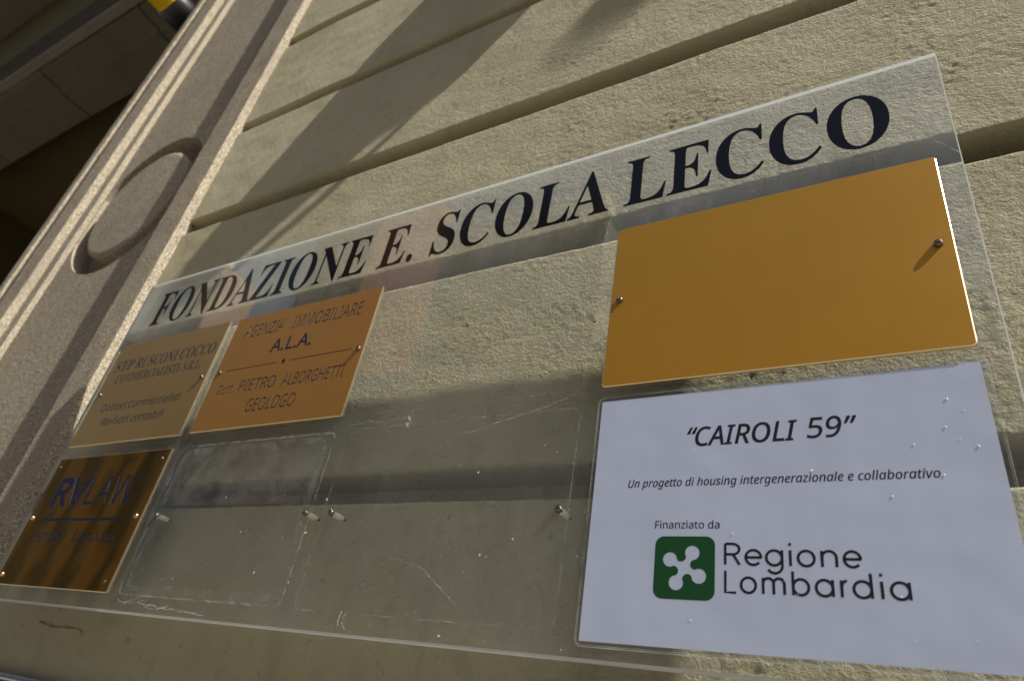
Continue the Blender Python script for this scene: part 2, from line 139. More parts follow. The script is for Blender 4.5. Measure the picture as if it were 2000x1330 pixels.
'S': {" ":[209],".":[215,"58,43 61,69 72,85 88,94 107,97 126,94 142,85 151,75 156,61 157,43 153,18 142,2 126,-8 107,-11 88,-8 72,2 61,18"],"5":[458,"221,351 258,349 292,342 322,331 349,316 371,297 389,274 402,247 410,217 413,183 410,145 402,111 387,81 368,54 343,32 314,15 280,2 242,-5 199,-8 156,-6 116,0 80,10 51,23 51,90 82,74 121,62 161,55 200,52 239,55 274,65 293,76 310,89 323,106 333,126 339,149 341,176 337,210 325,239 306,262 279,279 243,289 197,292 146,288 99,280 64,302 86,573 373,573 373,508 146,508 132,342 169,348"],"9":[458,"417,328 415,279 410,231 401,183 387,139 366,99 340,63 318,42 293,25 265,11 232,0 195,-6 154,-8 117,-6 82,0 82,60 115,53 152,50 188,52 218,58 245,68 268,82 287,99 303,118 322,153 334,192 342,235 346,281 341,281 327,263 310,247 290,233 266,223 237,216 204,214 173,216 144,223 118,235 95,250 76,270 61,294 49,321 42,352 40,387 43,426 50,460 63,491 80,517 101,540 127,557 156,570 188,578 223,581 262,577 299,565 332,545 361,518 384,483 402,439 413,388","223,521 192,518 165,507 142,488 124,463 113,429 110,388 113,354 122,325 137,301 158,284 186,273 220,269 256,273 286,285 311,303 330,325 342,349 346,374 344,400 338,426 328,451 315,474 298,493 277,508 252,518"],"A":[512,"437,0 368,177 141,177 73,0 0,0 224,575 289,575 512,0","282,415 274,438 263,473 255,500 247,468 238,438 230,415 165,241 346,241"],"B":[521,"241,573 307,569 361,558 404,541 434,515 453,478 459,431 456,399 446,371 431,347 409,328 382,313 350,304 350,300 384,292 415,279 441,261 461,236 470,215 476,191 478,163 475,130 467,100 454,74 436,52 413,33 385,19 354,8 318,2 279,0 78,0 78,573","256,329 300,331 334,339 357,352 372,371 381,394 384,423 380,451 369,474 351,490 324,502 289,509 245,511 150,511 150,329","150,269 150,61 265,61 311,64 346,74 371,91 388,112 398,138 401,168 398,197 388,221 370,241 344,256 307,266 260,269"],"C":[507,"323,517 280,513 241,502 206,482 178,456 155,423 139,383 129,337 125,286 128,241 135,200 147,164 164,132 186,105 213,83 244,68 281,58 322,55 359,57 394,62 460,78 460,15 427,5 393,-2 356,-7 312,-8 257,-4 208,8 166,28 130,56 101,90 78,131 62,178 52,230 49,287 53,349 67,406 81,440 99,471 120,499 145,523 174,543 206,559 242,571 281,578 324,581 367,578 409,572 448,561 482,547 453,486 394,508 360,515"],"D":[585,"536,292 533,231 521,177 501,131 474,91 439,58 399,33 351,15 297,4 237,0 78,0 78,573 254,573 309,569 359,558 404,540 443,516 476,484 502,446 521,401 533,350","460,289 457,337 449,379 435,415 416,444 391,469 361,487 327,500 287,508 244,511 150,511 150,62 228,62 299,68 357,87 402,119 434,164 454,220"],"E":[446,"398,0 78,0 78,573 398,573 398,509 150,509 150,330 383,330 383,268 150,268 150,63 398,63"],"F":[416,"150,0 78,0 78,573 398,573 398,509 150,509 150,306 383,306 383,243 150,243"],"G":[584,"326,302 524,302 524,22 478,8 431,-1 380,-6 323,-8 267,-4 217,8 173,28 136,55 105,89 81,130 63,176 52,229 49,286 53,343 65,395 84,442 111,482 145,517 186,544 233,564 286,577 346,581 392,578 437,572 478,561 516,547 489,484 457,497 421,508 382,515 342,517 298,514 259,505 225,489 195,468 170,441 150,409 136,373 127,332 124,286 127,243 134,202 146,166 164,133 187,106 216,84 251,68 292,58 340,55 404,59 452,68 452,238 326,238"],"H":[594,"516,0 443,0 443,267 150,267 150,0 78,0 78,573 150,573 150,330 443,330 443,573 516,573"],"I":[272,"239,0 32,0 32,42 99,57 99,515 32,531 32,573 239,573 239,531 172,515 172,57 239,42"],"L":[420,"78,0 78,573 150,573 150,64 400,64 400,0"],"M":[727,"330,0 142,502 139,502 142,461 144,407 144,347 144,0 78,0 78,573 184,573 361,103 364,103 544,573 650,573 650,0 578,0 578,352 579,408 581,460 584,501 581,501 390,0"],"N":[609,"532,0 447,0 141,476 138,476 141,432 143,378 144,320 144,0 78,0 78,573 161,573 467,99 470,99 468,137 466,193 464,249 464,573 532,573"],"O":[626,"577,287 573,224 561,166 547,132 531,101 510,73 486,49 459,29 428,13 393,1 355,-6 314,-8 271,-6 232,1 196,13 165,29 138,49 114,73 94,101 78,132 65,167 53,224 49,288 52,344 62,396 78,442 100,482 130,517 166,545 208,565 258,577 314,581 369,577 417,565 459,545 495,517 524,483 547,442 564,396 574,344","125,287 127,241 134,200 145,163 161,131 182,104 207,83 238,67 273,58 314,55 354,58 390,67 420,83 445,104 465,131 481,163 492,200 499,241 501,287 496,354 481,411 456,457 421,491 373,511 314,518 274,515 238,506 207,490 182,469 161,443 145,411 134,374 127,333"],"P":[485,"229,573 297,568 352,553 393,528 421,495 439,454 444,404 441,370 433,336 417,306 395,278 364,255 324,238 275,227 216,223 150,223 150,0 78,0 78,573","223,511 150,511 150,285 208,285 258,288 298,296 320,306 338,318 352,334 362,352 368,375 370,401 366,435 354,462 334,484 306,499 269,508"],"R":[499,"236,573 281,571 320,565 353,555 381,540 404,522 422,500 434,474 442,444 444,410 442,381 437,356 427,334 408,306 385,285 358,269 330,257 487,0 403,0 264,237 150,237 150,0 78,0 78,573","232,510 150,510 150,298 236,298 278,301 312,310 338,325 355,347 366,374 370,407 366,440 355,467 336,486 310,500 275,507"],"T":[446,"259,0 187,0 187,509 8,509 8,573 437,573 437,509 259,509"],"V":[481,"481,573 277,0 204,0 0,573 75,573 204,205 220,160 231,119 241,80 250,119 262,161 277,207 405,573"],"W":[746,"735,573 583,0 510,0 399,375 389,410 380,443 373,471 370,488 367,471 361,443 352,409 342,373 234,0 161,0 10,573 85,573 174,223 183,186 190,151 196,118 201,87 206,119 213,154 222,191 232,227 333,573 407,573 512,225 523,187 532,151 538,117 544,87 550,129 560,175 572,224 660,573"],"Z":[458,"427,0 30,0 30,55 332,508 40,508 40,573 419,573 419,518 118,64 427,64"],"a":[450,"231,437 279,433 318,422 347,403 368,375 381,338 385,293 385,0 334,0 320,61 317,61 298,40 279,22 258,9 234,-1 206,-6 172,-8 136,-5 103,6 84,16 68,30 55,48 45,68 39,92 37,119 43,159 59,192 87,219 127,238 179,251 243,257 316,259 316,285 313,317 306,342 293,359 275,371 253,378 227,380 194,378 163,370 106,347 84,400 115,414 151,426 190,434","252,208 204,203 167,195 141,182 124,165 113,144 110,119 112,97 120,79 132,66 148,56 167,51 188,49 223,52 253,62 279,79 299,103 311,134 315,172 315,210"],"b":[493,"139,461 138,410 135,373 139,373 161,398 189,419 213,429 240,435 272,437 322,431 365,412 401,381 428,338 444,283 449,215 447,168 439,127 427,91 410,61 390,36 365,17 337,3 306,-5 272,-8 240,-6 213,0 189,10 161,31 139,55 133,55 119,0 68,0 68,609 139,609","260,379 231,377 207,371 188,361 172,348 159,330 150,308 142,268 139,217 139,214 142,165 150,125 165,93 187,69 219,55 261,51 297,55 325,69 348,93 363,126 373,166 376,216 373,265 363,306 348,338 325,360 296,374"],"c":[385,"241,-8 204,-5 170,2 139,15 112,34 88,58 69,87 55,123 47,165 44,213 47,262 56,305 71,342 90,372 114,396 142,415 174,428 208,435 245,438 278,436 309,431 336,424 358,415 337,356 292,370 244,376 217,374 193,368 172,358 155,343 141,325 131,303 120,263 117,213 120,166 131,126 141,104 155,86 172,71 191,61 214,55 240,53 273,55 302,60 351,78 351,15 328,5 304,-2 275,-7"],"d":[493,"221,-8 171,-2 128,17 92,48 65,91 49,146 44,214 49,282 66,338 93,381 128,413 171,432 221,438 253,436 280,429 303,420 323,407 340,391 354,374 359,374 356,405 354,438 354,609 425,609 425,0 368,0 358,58 354,58 340,40 323,24 303,11 279,1 252,-6","232,51 273,55 305,67 328,88 343,117 352,154 355,200 355,213 352,263 343,304 329,336 306,360 274,375 231,379 196,374 168,359 146,334 130,300 120,260 117,213 120,165 130,125 146,93 168,69 197,55"],"e":[452,"234,438 269,435 301,427 329,414 354,396 374,373 390,346 402,315 409,281 411,244 411,201 117,201 122,157 134,119 154,90 181,69 215,56 254,52 293,54 327,60 392,82 392,20 359,8 327,-1 292,-6 251,-8 212,-5 176,3 143,17 114,36 90,61 70,91 56,126 47,167 44,212 47,257 55,297 68,333 86,364 108,390 134,411 164,426 198,435","233,380 202,377 175,366 154,348 137,323 125,293 119,257 338,257 335,292 326,322 312,346 292,364 266,376"],"i":[207,"139,430 139,0 68,0 68,430","104,591 119,588 133,580 142,566 145,546 142,526 133,512 119,504 104,501 88,504 75,512 66,526 63,546 66,566 75,580 88,588"],"l":[207,"139,0 68,0 68,609 139,609"],"m":[750,"540,438 584,434 621,421 649,401 669,371 681,330 685,280 685,0 615,0 615,277 613,308 606,333 594,353 577,367 555,376 528,379 490,374 460,362 438,342 423,315 414,280 411,237 411,0 342,0 342,277 339,308 332,333 320,353 303,367 281,376 253,379 227,377 204,370 185,360 170,347 158,329 150,308 141,269 139,223 139,0 68,0 68,430 125,430 136,371 140,371 155,392 173,409 194,422 217,431 241,436 266,438 298,436 325,430 349,420 369,406 386,388 398,366 402,366 418,388 438,406 461,420 499,433"],"n":[495,"275,438 322,434 361,421 391,401 413,371 426,330 431,280 431,0 361,0 361,275 358,307 351,333 338,353 319,367 295,376 265,379 222,374 189,361 166,338 151,308 142,269 139,223 139,0 68,0 68,430 125,430 136,371 140,371 156,392 175,409 198,422 222,431 248,436"],"o":[485,"442,216 438,165 428,121 411,82 388,51 359,25 324,7 285,-4 241,-8 200,-4 163,7 129,25 100,51 77,82 59,121 48,165 44,216 47,261 55,301 68,336 87,367 110,392 137,412 169,426 204,435 244,438 281,435 316,426 347,412 374,392 398,367 417,336 431,301 439,261","117,216 120,169 130,128 141,105 155,86 172,71 192,59 216,53 243,51 270,53 294,59 314,71 331,86 345,105 356,128 366,169 369,216 365,263 355,303 345,325 331,344 314,359 294,370 270,376 242,379 202,374 171,359 147,335 130,303 120,263"],"r":[331,"269,438 295,437 319,433 310,368 287,372 264,374 240,371 217,363 195,351 176,334 161,313 149,289 141,261 139,229 139,0 68,0 68,430 126,430 134,351 137,351 152,374 170,395 191,413 214,426 240,435"],"s":[384,"348,119 346,92 339,69 327,49 311,32 292,18 268,6 226,-4 176,-8 135,-6 99,-1 68,8 42,19 42,83 104,60 141,52 178,49 211,51 236,57 256,66 269,79 277,94 280,112 278,128 271,141 259,154 239,167 174,196 103,228 76,245 57,266 45,292 41,324 46,358 61,386 85,408 118,425 157,435 202,438 240,436 275,430 308,421 339,409 315,353 258,372 228,378 197,380 159,377 131,366 118,356 111,343 108,328 111,312 119,298 133,286 154,274 219,246 289,215 314,197 333,176 344,150"],"t":[289,"212,50 245,53 272,59 272,5 240,-4 200,-8 167,-5 138,4 120,13 104,27 91,44 82,66 76,93 74,125 74,375 13,375 13,409 75,437 103,528 144,528 144,430 269,430 269,375 144,375 144,127 146,103 153,83 163,69 177,58 193,52"],"v":[407,"163,0 0,430 75,430 167,176 180,137 193,96 201,63 204,63 214,96 227,138 241,176 332,430 407,430 244,0"],"z":[377,"346,0 31,0 31,47 262,375 45,375 45,430 340,430 340,377 112,55 346,55"],"“":[288,"278,573 263,507 249,438 238,376 162,376 156,385 175,445 200,511 226,573","130,573 115,507 100,438 90,376 14,376 10,385 28,445 53,511 79,573"],"”":[288,"278,564 260,503 235,437 209,376 156,376 172,441 186,510 197,573 273,573","130,564 111,503 87,437 61,376 10,376 21,424 32,476 41,527 49,573 124,573"]},
}
GL = {}
def glyph(f, c):
    k = (f, c)
    if k not in GL:
        g = GLYPHS[f][c]; GL[k] = (g[0], [[tuple(map(int, q.split(','))) for q in s.split()] for s in g[1:]])
    return GL[k]
def capheight(f): return max(p[1] for s in glyph(f, 'L' if 'L' in GLYPHS[f] else 'A')[1] for p in s)
def fatten(P, d):
    """move an outline outwards by d (holes, wound the other way, close up)"""
    n = len(P); out = []
    for i in range(n):
        a, b, c = P[i - 1], P[i], P[(i + 1) % n]
        e1 = (b[0] - a[0], b[1] - a[1]); e2 = (c[0] - b[0], c[1] - b[1])
        l1 = math.hypot(*e1) or 1; l2 = math.hypot(*e2) or 1
        nx = e1[1] / l1 + e2[1] / l2; nz = -e1[0] / l1 - e2[0] / l2; l = math.hypot(nx, nz) or 1
        k = min(1.6, 2 / l) if l > .1 else 1
        out.append((b[0] + nx / l * d * k, b[1] + nz / l * d * k))
    return out
def area(P): return sum(P[i - 1][0] * P[i][1] - P[i][0] * P[i - 1][1] for i in range(len(P))) / 2
def lettering(f, s, x0, x1, z, cap, shear=0, fat=0, caps=None, rot=0, track=0):
    """list of (char, polygons): the string fitted between x0 and x1 on base line z"""
    items = []; x = 0
    for ch in s:
        small = caps and ch.islower()
        g = glyph(f, ch.upper() if small else ch); k = caps if small else 1
        if g[1]: items.append((ch, x, k, g[1]))
        x += g[0] * k + track
    xs = [x_ + p[0] * k for c, x_, k, ss in items for q in ss for p in q]
    lo, hi = min(xs), max(xs); kz = cap / capheight(f); kx = (x1 - x0) / (hi - lo + shear * 0)
    out = []
    for c, x_, k, ss in items:
        pol = []
        for q in ss:
            P = [((x_ + p[0] * k - lo) * kx + x0 + shear * p[1] * k * kz, z + p[1] * k * kz) for p in q]
            if fat:
                Q = [P[0]]
                for t in P[1:]:
                    if math.hypot(t[0] - Q[-1][0], t[1] - Q[-1][1]) > 1.7 * abs(fat): Q.append(t)
                P = Q if len(Q) > 3 and abs(fat) < .2 else P
                outer = area(max(ss, key=lambda t: abs(area(t)))) > 0
                P = fatten(P, fat if outer else -fat)
            if rot:
                P = [(p[0] - rot * (p[1] - z), p[1] + rot * (p[0] - x0)) for p in P]
            pol.append(P)
        out.append((c, pol))
    return out
def allpolys(L): return [p for c, q in L for p in q]

# stroke letters (round geometric hand): each is a list of strokes, unit = x height 1
def arc(cx, cz, r, a0, a1, n=14): return [(cx + r * math.cos(R(a0 + (a1 - a0) * i / n)), cz + r * math.sin(R(a0 + (a1 - a0) * i / n))) for i in range(n + 1)]
SH = .5
STK = {
 'R': (1.02, [[(0, 0), (0, 1.38)], [(0, 1.38), (.42, 1.38)] + arc(.42, 1.03, .35, 90, -90, 10) + [(.42, .68), (0, .68)], [(.42, .68), (.78, 0)]]),
 'L': (.86, [[(0, 1.38), (0, 0), (.66, 0)]]),
 'e': (1.12, [[(.02, .5), (.98, .5)] + arc(.5, .5, .48, 0, 318, 26)]),
 'g': (1.16, [arc(.48, .5, .48, 0, 360, 28), [(.96, 1), (.96, -.02)] + arc(.5, -.02, .46, 0, -150, 14)]),
 'i': (.36, [[(0, 0), (0, 1)], [(0, 1.3), (0, 1.47)]]),
 'o': (1.16, [arc(.48, .5, .48, 0, 360, 28)]),
 'n': (1.04, [[(0, 0), (0, 1)], [(0, .55)] + arc(.4, .58, .4, 180, 0, 14) + [(.8, 0)]]),
 'm': (1.56, [[(0, 0), (0, 1)], [(0, .6)] + arc(.33, .65, .33, 180, 0, 12) + [(.66, 0)], [(.66, .6)] + arc(.99, .65, .33, 180, 0, 12) + [(1.32, 0)]]),
 'b': (1.16, [[(0, 0), (0, 1.45)], arc(.48, .5, .48, 0, 360, 28)]),
 'a': (1.18, [arc(.48, .5, .48, 0, 360, 28), [(.96, 1), (.96, 0)]]),
 'r': (.62, [[(0, 0), (0, 1)], [(0, .5)] + arc(.42, .54, .42, 180, 80, 9)]),
 'd': (1.18, [arc(.48, .5, .48, 0, 360, 28), [(.96, 1.45), (.96, 0)]]),
}
def strokes(letters, z, xh, wid, y):
    """letters: (char, left, right); each letter is fitted between its measured sides"""
    V = []; F = []; j = 0
    for c, xa, xb in letters:
        xs = [p[0] for st in STK[c][1] for p in st]; lo, hi = min(xs), max(xs)
        k = (xb - xa - wid) / (hi - lo) if hi > lo else 1
        for st in STK[c][1]:
            v, f = ribbon('', [(xa + wid / 2 + (p[0] - lo) * k, z + p[1] * xh) for p in st], wid, y - .008 * (j % 5)); j += 1
            b = len(V); V += v; F += [tuple(t + b for t in q) for q in f]
    return V, F

# ------------------------------------------------------------------ helpers: materials
def mat(name, col, rough=.6, metal=0, **kw):
    m = bpy.data.materials.new(name); m.use_nodes = True
    b = m.node_tree.nodes['Principled BSDF']
    b.inputs['Base Color'].default_value = (*col, 1); b.inputs['Roughness'].default_value = rough; b.inputs['Metallic'].default_value = metal
    for k, v in kw.items(): b.inputs[k.replace('_', ' ')].default_value = v
    return m, m.node_tree, b
def N(nt, t, **kw):
    n = nt.nodes.new(t)
    for k, v in kw.items():
        if k in ('operation', 'data_type', 'blend_type', 'feature', 'distance', 'noise_dimensions', 'invert'): setattr(n, k, v)
        else: n.inputs[k.replace('_', ' ')].default_value = v
    return n
def coords(nt, scale=(1, 1, 1), rot=(0, 0, 0), kind='Object'):
    tc = N(nt, 'ShaderNodeTexCoord'); mp = N(nt, 'ShaderNodeMapping'); mp.inputs['Scale'].default_value = scale; mp.inputs['Rotation'].default_value = rot
    nt.links.new(tc.outputs[kind], mp.inputs[0]); return mp.outputs[0]
def noise(nt, vec, scale, detail=4, rough=.55, dist=0):
    n = N(nt, 'ShaderNodeTexNoise', Scale=scale, Detail=detail, Roughness=rough, Distortion=dist); nt.links.new(vec, n.inputs['Vector']); return n.outputs[0]
def ramp(nt, fac, stops):
    r = N(nt, 'ShaderNodeValToRGB'); e = r.color_ramp.elements
    while len(e) > 1: e.remove(e[-1])
    e[0].position = stops[0][0]; c = stops[0][1]; e[0].color = (*c, 1) if isinstance(c, tuple) else (c, c, c, 1)
    for p, c in stops[1:]:
        k = e.new(p); k.color = (*c, 1) if isinstance(c, tuple) else (c, c, c, 1)
    nt.links.new(fac, r.inputs[0]); return r.outputs[0]
def math_(nt, op, a, b):
    n = N(nt, 'ShaderNodeMath', operation=op)
    for i, v in enumerate((a, b)):
        if isinstance(v, (int, float)): n.inputs[i].default_value = v
        else: nt.links.new(v, n.inputs[i])
    return n.outputs[0]
def mixc(nt, fac, a, b, mode='MIX'):
    n = N(nt, 'ShaderNodeMix', data_type='RGBA', blend_type=mode)
    for s, v in ((0, fac), (6, a), (7, b)):
        if isinstance(v, (int, float)): n.inputs[s].default_value = v
        elif isinstance(v, tuple): n.inputs[s].default_value = (*v, 1)
        else: nt.links.new(v, n.inputs[s])
    return n.outputs[2]
def bump(nt, b, h, strength, dist, prev=None):
    n = N(nt, 'ShaderNodeBump', Strength=strength, Distance=dist); nt.links.new(h, n.inputs['Height'])
    if prev is not None: nt.links.new(prev, n.inputs['Normal'])
    if b is not None: nt.links.new(n.outputs[0], b.inputs['Normal'])
    return n.outputs[0]

def plaster_material():
    m, nt, b = mat('cream plaster', (.36, .33, .25), .92)
    v = coords(nt)
    big = noise(nt, v, 3.5, 5, .6); mid = noise(nt, v, 28, 5, .6); fine = noise(nt, v, 300, 5, .68)
    c = ramp(nt, big, [(.3, (.36, .332, .205)), (.5, (.41, .378, .246)), (.7, (.44, .408, .275))])
    c = mixc(nt, ramp(nt, mid, [(.52, 0.), (.72, .5)]), c, (.30, .27, .19))
    spots = noise(nt, v, 95, 3, .5)
    c = mixc(nt, ramp(nt, spots, [(.66, 0.), (.74, .55)]), c, (.22, .19, .13))
    st = noise(nt, coords(nt, (9, 1, .8)), 2.2, 5, .65); st2 = noise(nt, v, 2.1, 3, .5)
    c = mixc(nt, math_(nt, 'MULTIPLY', ramp(nt, st, [(.54, 0.), (.72, .8)]), ramp(nt, st2, [(.42, 0.), (.6, .6)])), c, (.27, .245, .17))
    nt.links.new(c, b.inputs['Base Color'])
    x = N(nt, 'ShaderNodeSeparateXYZ'); nt.links.new(v, x.inputs[0])
    mr = N(nt, 'ShaderNodeMapRange'); mr.inputs[1].default_value = -1.1; mr.inputs[2].default_value = .1; mr.inputs[3].default_value = .45; mr.inputs[4].default_value = 1.
    nt.links.new(x.outputs[0], mr.inputs[0])
    h = mixc(nt, .5, fine, noise(nt, coords(nt, (1, 1, 1.5)), 190, 4, .6, .6))
    n = N(nt, 'ShaderNodeBump', Distance=.0042); nt.links.new(mr.outputs[0], n.inputs['Strength']); nt.links.new(h, n.inputs['Height']); nt.links.new(n.outputs[0], b.inputs['Normal'])
    return m
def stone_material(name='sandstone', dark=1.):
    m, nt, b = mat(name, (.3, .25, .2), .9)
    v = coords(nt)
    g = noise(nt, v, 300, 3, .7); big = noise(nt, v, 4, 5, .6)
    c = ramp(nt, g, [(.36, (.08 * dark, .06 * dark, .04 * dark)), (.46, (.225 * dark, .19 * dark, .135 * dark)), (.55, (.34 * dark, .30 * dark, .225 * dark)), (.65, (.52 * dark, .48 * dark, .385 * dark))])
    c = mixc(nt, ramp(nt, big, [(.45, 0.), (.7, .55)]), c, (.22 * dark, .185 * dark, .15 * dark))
    streak = noise(nt, coords(nt, (16, 16, 1.2)), 1.6, 4, .6)
    c = mixc(nt, ramp(nt, streak, [(.60, 0.), (.74, .55)]), c, (.13 * dark, .125 * dark, .125 * dark))
    nt.links.new(c, b.inputs['Base Color'])
    b.inputs['Specular IOR Level'].default_value = .15
    bump(nt, b, mixc(nt, .45, g, noise(nt, v, 120, 4, .6)), 1., .0018)
    return m
def brass_material(name, col, rough, metal, brushed=True, dirt=.5):
    m, nt, b = mat(name, col, rough, metal)
    v = coords(nt)
    big = noise(nt, v, 9, 4, .6); speck = noise(nt, v, 900, 2, .5); tiny = N(nt, 'ShaderNodeTexVoronoi', Scale=160); nt.links.new(v, tiny.inputs['Vector'])
    c = mixc(nt, ramp(nt, big, [(.35, 0.), (.7, .25)]), col, tuple(x * .8 for x in col))
    pit = ramp(nt, tiny.outputs['Distance'], [(.035, 1.), (.07, 0.)])
    gate = ramp(nt, noise(nt, v, 60, 2, .5), [(.55, 0.), (.6, 1.)])
    pit = math_(nt, 'MULTIPLY', pit, gate)
    c = mixc(nt, math_(nt, 'MULTIPLY', pit, dirt), c, tuple(min(1, x * 1.7 + .05) for x in col))
    nt.links.new(c, b.inputs['Base Color'])
    br = noise(nt, coords(nt, (3, 3, 160) if brushed else (40, 40, 40)), 9, 4, .6)
    rr = N(nt, 'ShaderNodeMapRange'); rr.inputs[3].default_value = rough * .85; rr.inputs[4].default_value = rough * 1.2; nt.links.new(br, rr.inputs[0]); nt.links.new(rr.outputs[0], b.inputs['Roughness'])
    wav = noise(nt, v, 7, 2, .5)
    n1 = bump(nt, None, br, .12 if brushed else .03, .0003)
    n2 = bump(nt, None, wav, .25, .003, n1)
    nt.links.new(n2, b.inputs['Normal'])
    return m
def acrylic_material():
    m = bpy.data.materials.new('clear acrylic'); m.use_nodes = True; nt = m.node_tree; nt.nodes.clear()
    out = N(nt, 'ShaderNodeOutputMaterial'); gl = N(nt, 'ShaderNodeBsdfGlass', Roughness=.0, IOR=1.49); gl.inputs['Color'].default_value = (.985, .992, .985, 1)
    df = N(nt, 'ShaderNodeBsdfDiffuse'); df.inputs['Color'].default_value = (.76, .79, .83, 1)
    v = coords(nt)
    cloud = noise(nt, v, 6, 5, .6, .4); wipe = noise(nt, coords(nt, (26, 1, 3), (0, R(12), 0)), 5, 5, .7); dots = N(nt, 'ShaderNodeTexVoronoi', Scale=330); nt.links.new(v, dots.inputs['Vector'])
    f = math_(nt, 'MULTIPLY', ramp(nt, cloud, [(.35, .25), (.75, 1.)]), ramp(nt, wipe, [(.3, .09), (.8, .24)]))
    d = math_(nt, 'MULTIPLY', ramp(nt, dots.outputs['Distance'], [(.04, 1.), (.085, 0.)]), ramp(nt, noise(nt, v, 45, 2, .5), [(.56, 0.), (.62, .5)]))
    sx = N(nt, 'ShaderNodeSeparateXYZ'); nt.links.new(v, sx.inputs[0])      # dust haze, thickened towards the top to paint in the sky's reflected veil
    mz = N(nt, 'ShaderNodeMapRange'); mz.inputs[1].default_value = .10; mz.inputs[2].default_value = .30; mz.inputs[3].default_value = .42; mz.inputs[4].default_value = 1.15
    nt.links.new(sx.outputs[2], mz.inputs[0]); f = math_(nt, 'MULTIPLY', f, mz.outputs[0])
    f = math_(nt, 'ADD', f, d)
    mx = N(nt, 'ShaderNodeMixShader'); nt.links.new(f, mx.inputs[0]); nt.links.new(gl.outputs[0], mx.inputs[1]); nt.links.new(df.outputs[0], mx.inputs[2])
    nt.links.new(mx.outputs[0], out.inputs[0])
    return m
def haze_material(name, col, fac, scale=60):
    m = bpy.data.materials.new(name); m.use_nodes = True; nt = m.node_tree; nt.nodes.clear()
    out = N(nt, 'ShaderNodeOutputMaterial'); tr = N(nt, 'ShaderNodeBsdfTransparent'); df = N(nt, 'ShaderNodeBsdfDiffuse'); df.inputs['Color'].default_value = (*col, 1)
    mx = N(nt, 'ShaderNodeMixShader'); f = ramp(nt, noise(nt, coords(nt), scale, 4, .7), [(.38, 0.), (.62, fac)])
    nt.links.new(f, mx.inputs[0]); nt.links.new(tr.outputs[0], mx.inputs[1]); nt.links.new(df.outputs[0], mx.inputs[2]); nt.links.new(mx.outputs[0], out.inputs[0])
    return m
def film_material():
    m = bpy.data.materials.new('laminating film'); m.use_nodes = True; nt = m.node_tree; nt.nodes.clear()
    out = N(nt, 'ShaderNodeOutputMaterial'); tr = N(nt, 'ShaderNodeBsdfTransparent'); gs = N(nt, 'ShaderNodeBsdfGlossy', Roughness=.06)
    tr.inputs['Color'].default_value = (.96, .97, 1., 1)
    fr = N(nt, 'ShaderNodeLayerWeight', Blend=.5)
    v = coords(nt)
    bp = N(nt, 'ShaderNodeBump', Strength=1., Distance=.008); nt.links.new(noise(nt, v, 14, 2, .4), bp.inputs['Height'])
    vo = N(nt, 'ShaderNodeTexVoronoi', Scale=75); nt.links.new(v, vo.inputs['Vector'])
    dots = math_(nt, 'MULTIPLY', ramp(nt, vo.outputs['Distance'], [(.03, 1.), (.09, 0.)]), ramp(nt, noise(nt, v, 26, 2, .5), [(.6, 0.), (.62, 1.)]))
    b2 = N(nt, 'ShaderNodeBump', Strength=.9, Distance=.0012); nt.links.new(dots, b2.inputs['Height']); nt.links.new(bp.outputs[0], b2.inputs['Normal'])
    nt.links.new(b2.outputs[0], gs.inputs['Normal'])
    fac = math_(nt, 'ADD', math_(nt, 'MULTIPLY', math_(nt, 'POWER', fr.outputs['Facing'], 5), .9), .05)
    mx = N(nt, 'ShaderNodeMixShader'); nt.links.new(fac, mx.inputs[0]); nt.links.new(tr.outputs[0], mx.inputs[1]); nt.links.new(gs.outputs[0], mx.inputs[2]); nt.links.new(mx.outputs[0], out.inputs[0])
    return m

M_PLASTER = plaster_material()
M_STONE = stone_material('sandstone', 1.1)
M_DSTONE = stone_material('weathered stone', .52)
M_ACRYLIC = acrylic_material()
M_GOLD = brass_material('gold satin sheet', (.53, .27, .03), .42, .55)
M_BRASS1 = brass_material('satin brass', (.50, .33, .12), .34, .75)
M_BRASS2 = brass_material('satin orange brass', (.52, .27, .065), .36, .65)
M_MIRROR = brass_material('polished brass', (.50, .29, .07), .045, 1., False, .3)
M_EDGE = mat('polished brass edge', (.85, .70, .45), .25, 1.)[0]
M_CUT = mat('freshly cut brass', (.55, .48, .40), .3, 1.)[0]
M_CUTB = mat('dull cut brass', (.20, .19, .20), .35, 1.)[0]
M_INK = mat('black enamel fill', (.012, .011, .013), .4)[0]
M_BLUE = mat('blue enamel fill', (.006, .009, .035), .5, 0, Specular_IOR_Level=.25)[0]
M_GREY = mat('grey enamel fill', (.045, .038, .034), .4)[0]
M_VINYL = mat('black vinyl', (.006, .006, .007), .12, 0, Specular_IOR_Level=.22)[0]
M_PRINT = mat('printed black ink', (.012, .012, .014), .5)[0]
M_GREEN = mat('printed green ink', (.005, .09, .016), .5)[0]
M_FILM = film_material()
M_RESIDUE = haze_material('adhesive residue', (.7, .7, .68), .26, 70)
M_RESIDUE2 = haze_material('cloudy adhesive residue', (.6, .6, .58), .09, 35)
M_SCRATCH = haze_material('scratched acrylic', (.85, .85, .82), .7, 300)
M_POUCH = haze_material('pouch rim', (.8, .82, .84), .75, 5)
M_EDGEA = bpy.data.materials.new('sawn acrylic edge'); M_EDGEA.use_nodes = True; nt_ = M_EDGEA.node_tree; nt_.nodes.clear()
o1 = N(nt_, 'ShaderNodeOutputMaterial'); t1 = N(nt_, 'ShaderNodeBsdfTranslucent'); t1.inputs[0].default_value = (.42, .44, .43, 1); d1 = N(nt_, 'ShaderNodeBsdfDiffuse'); d1.inputs[0].default_value = (.42, .44, .43, 1)
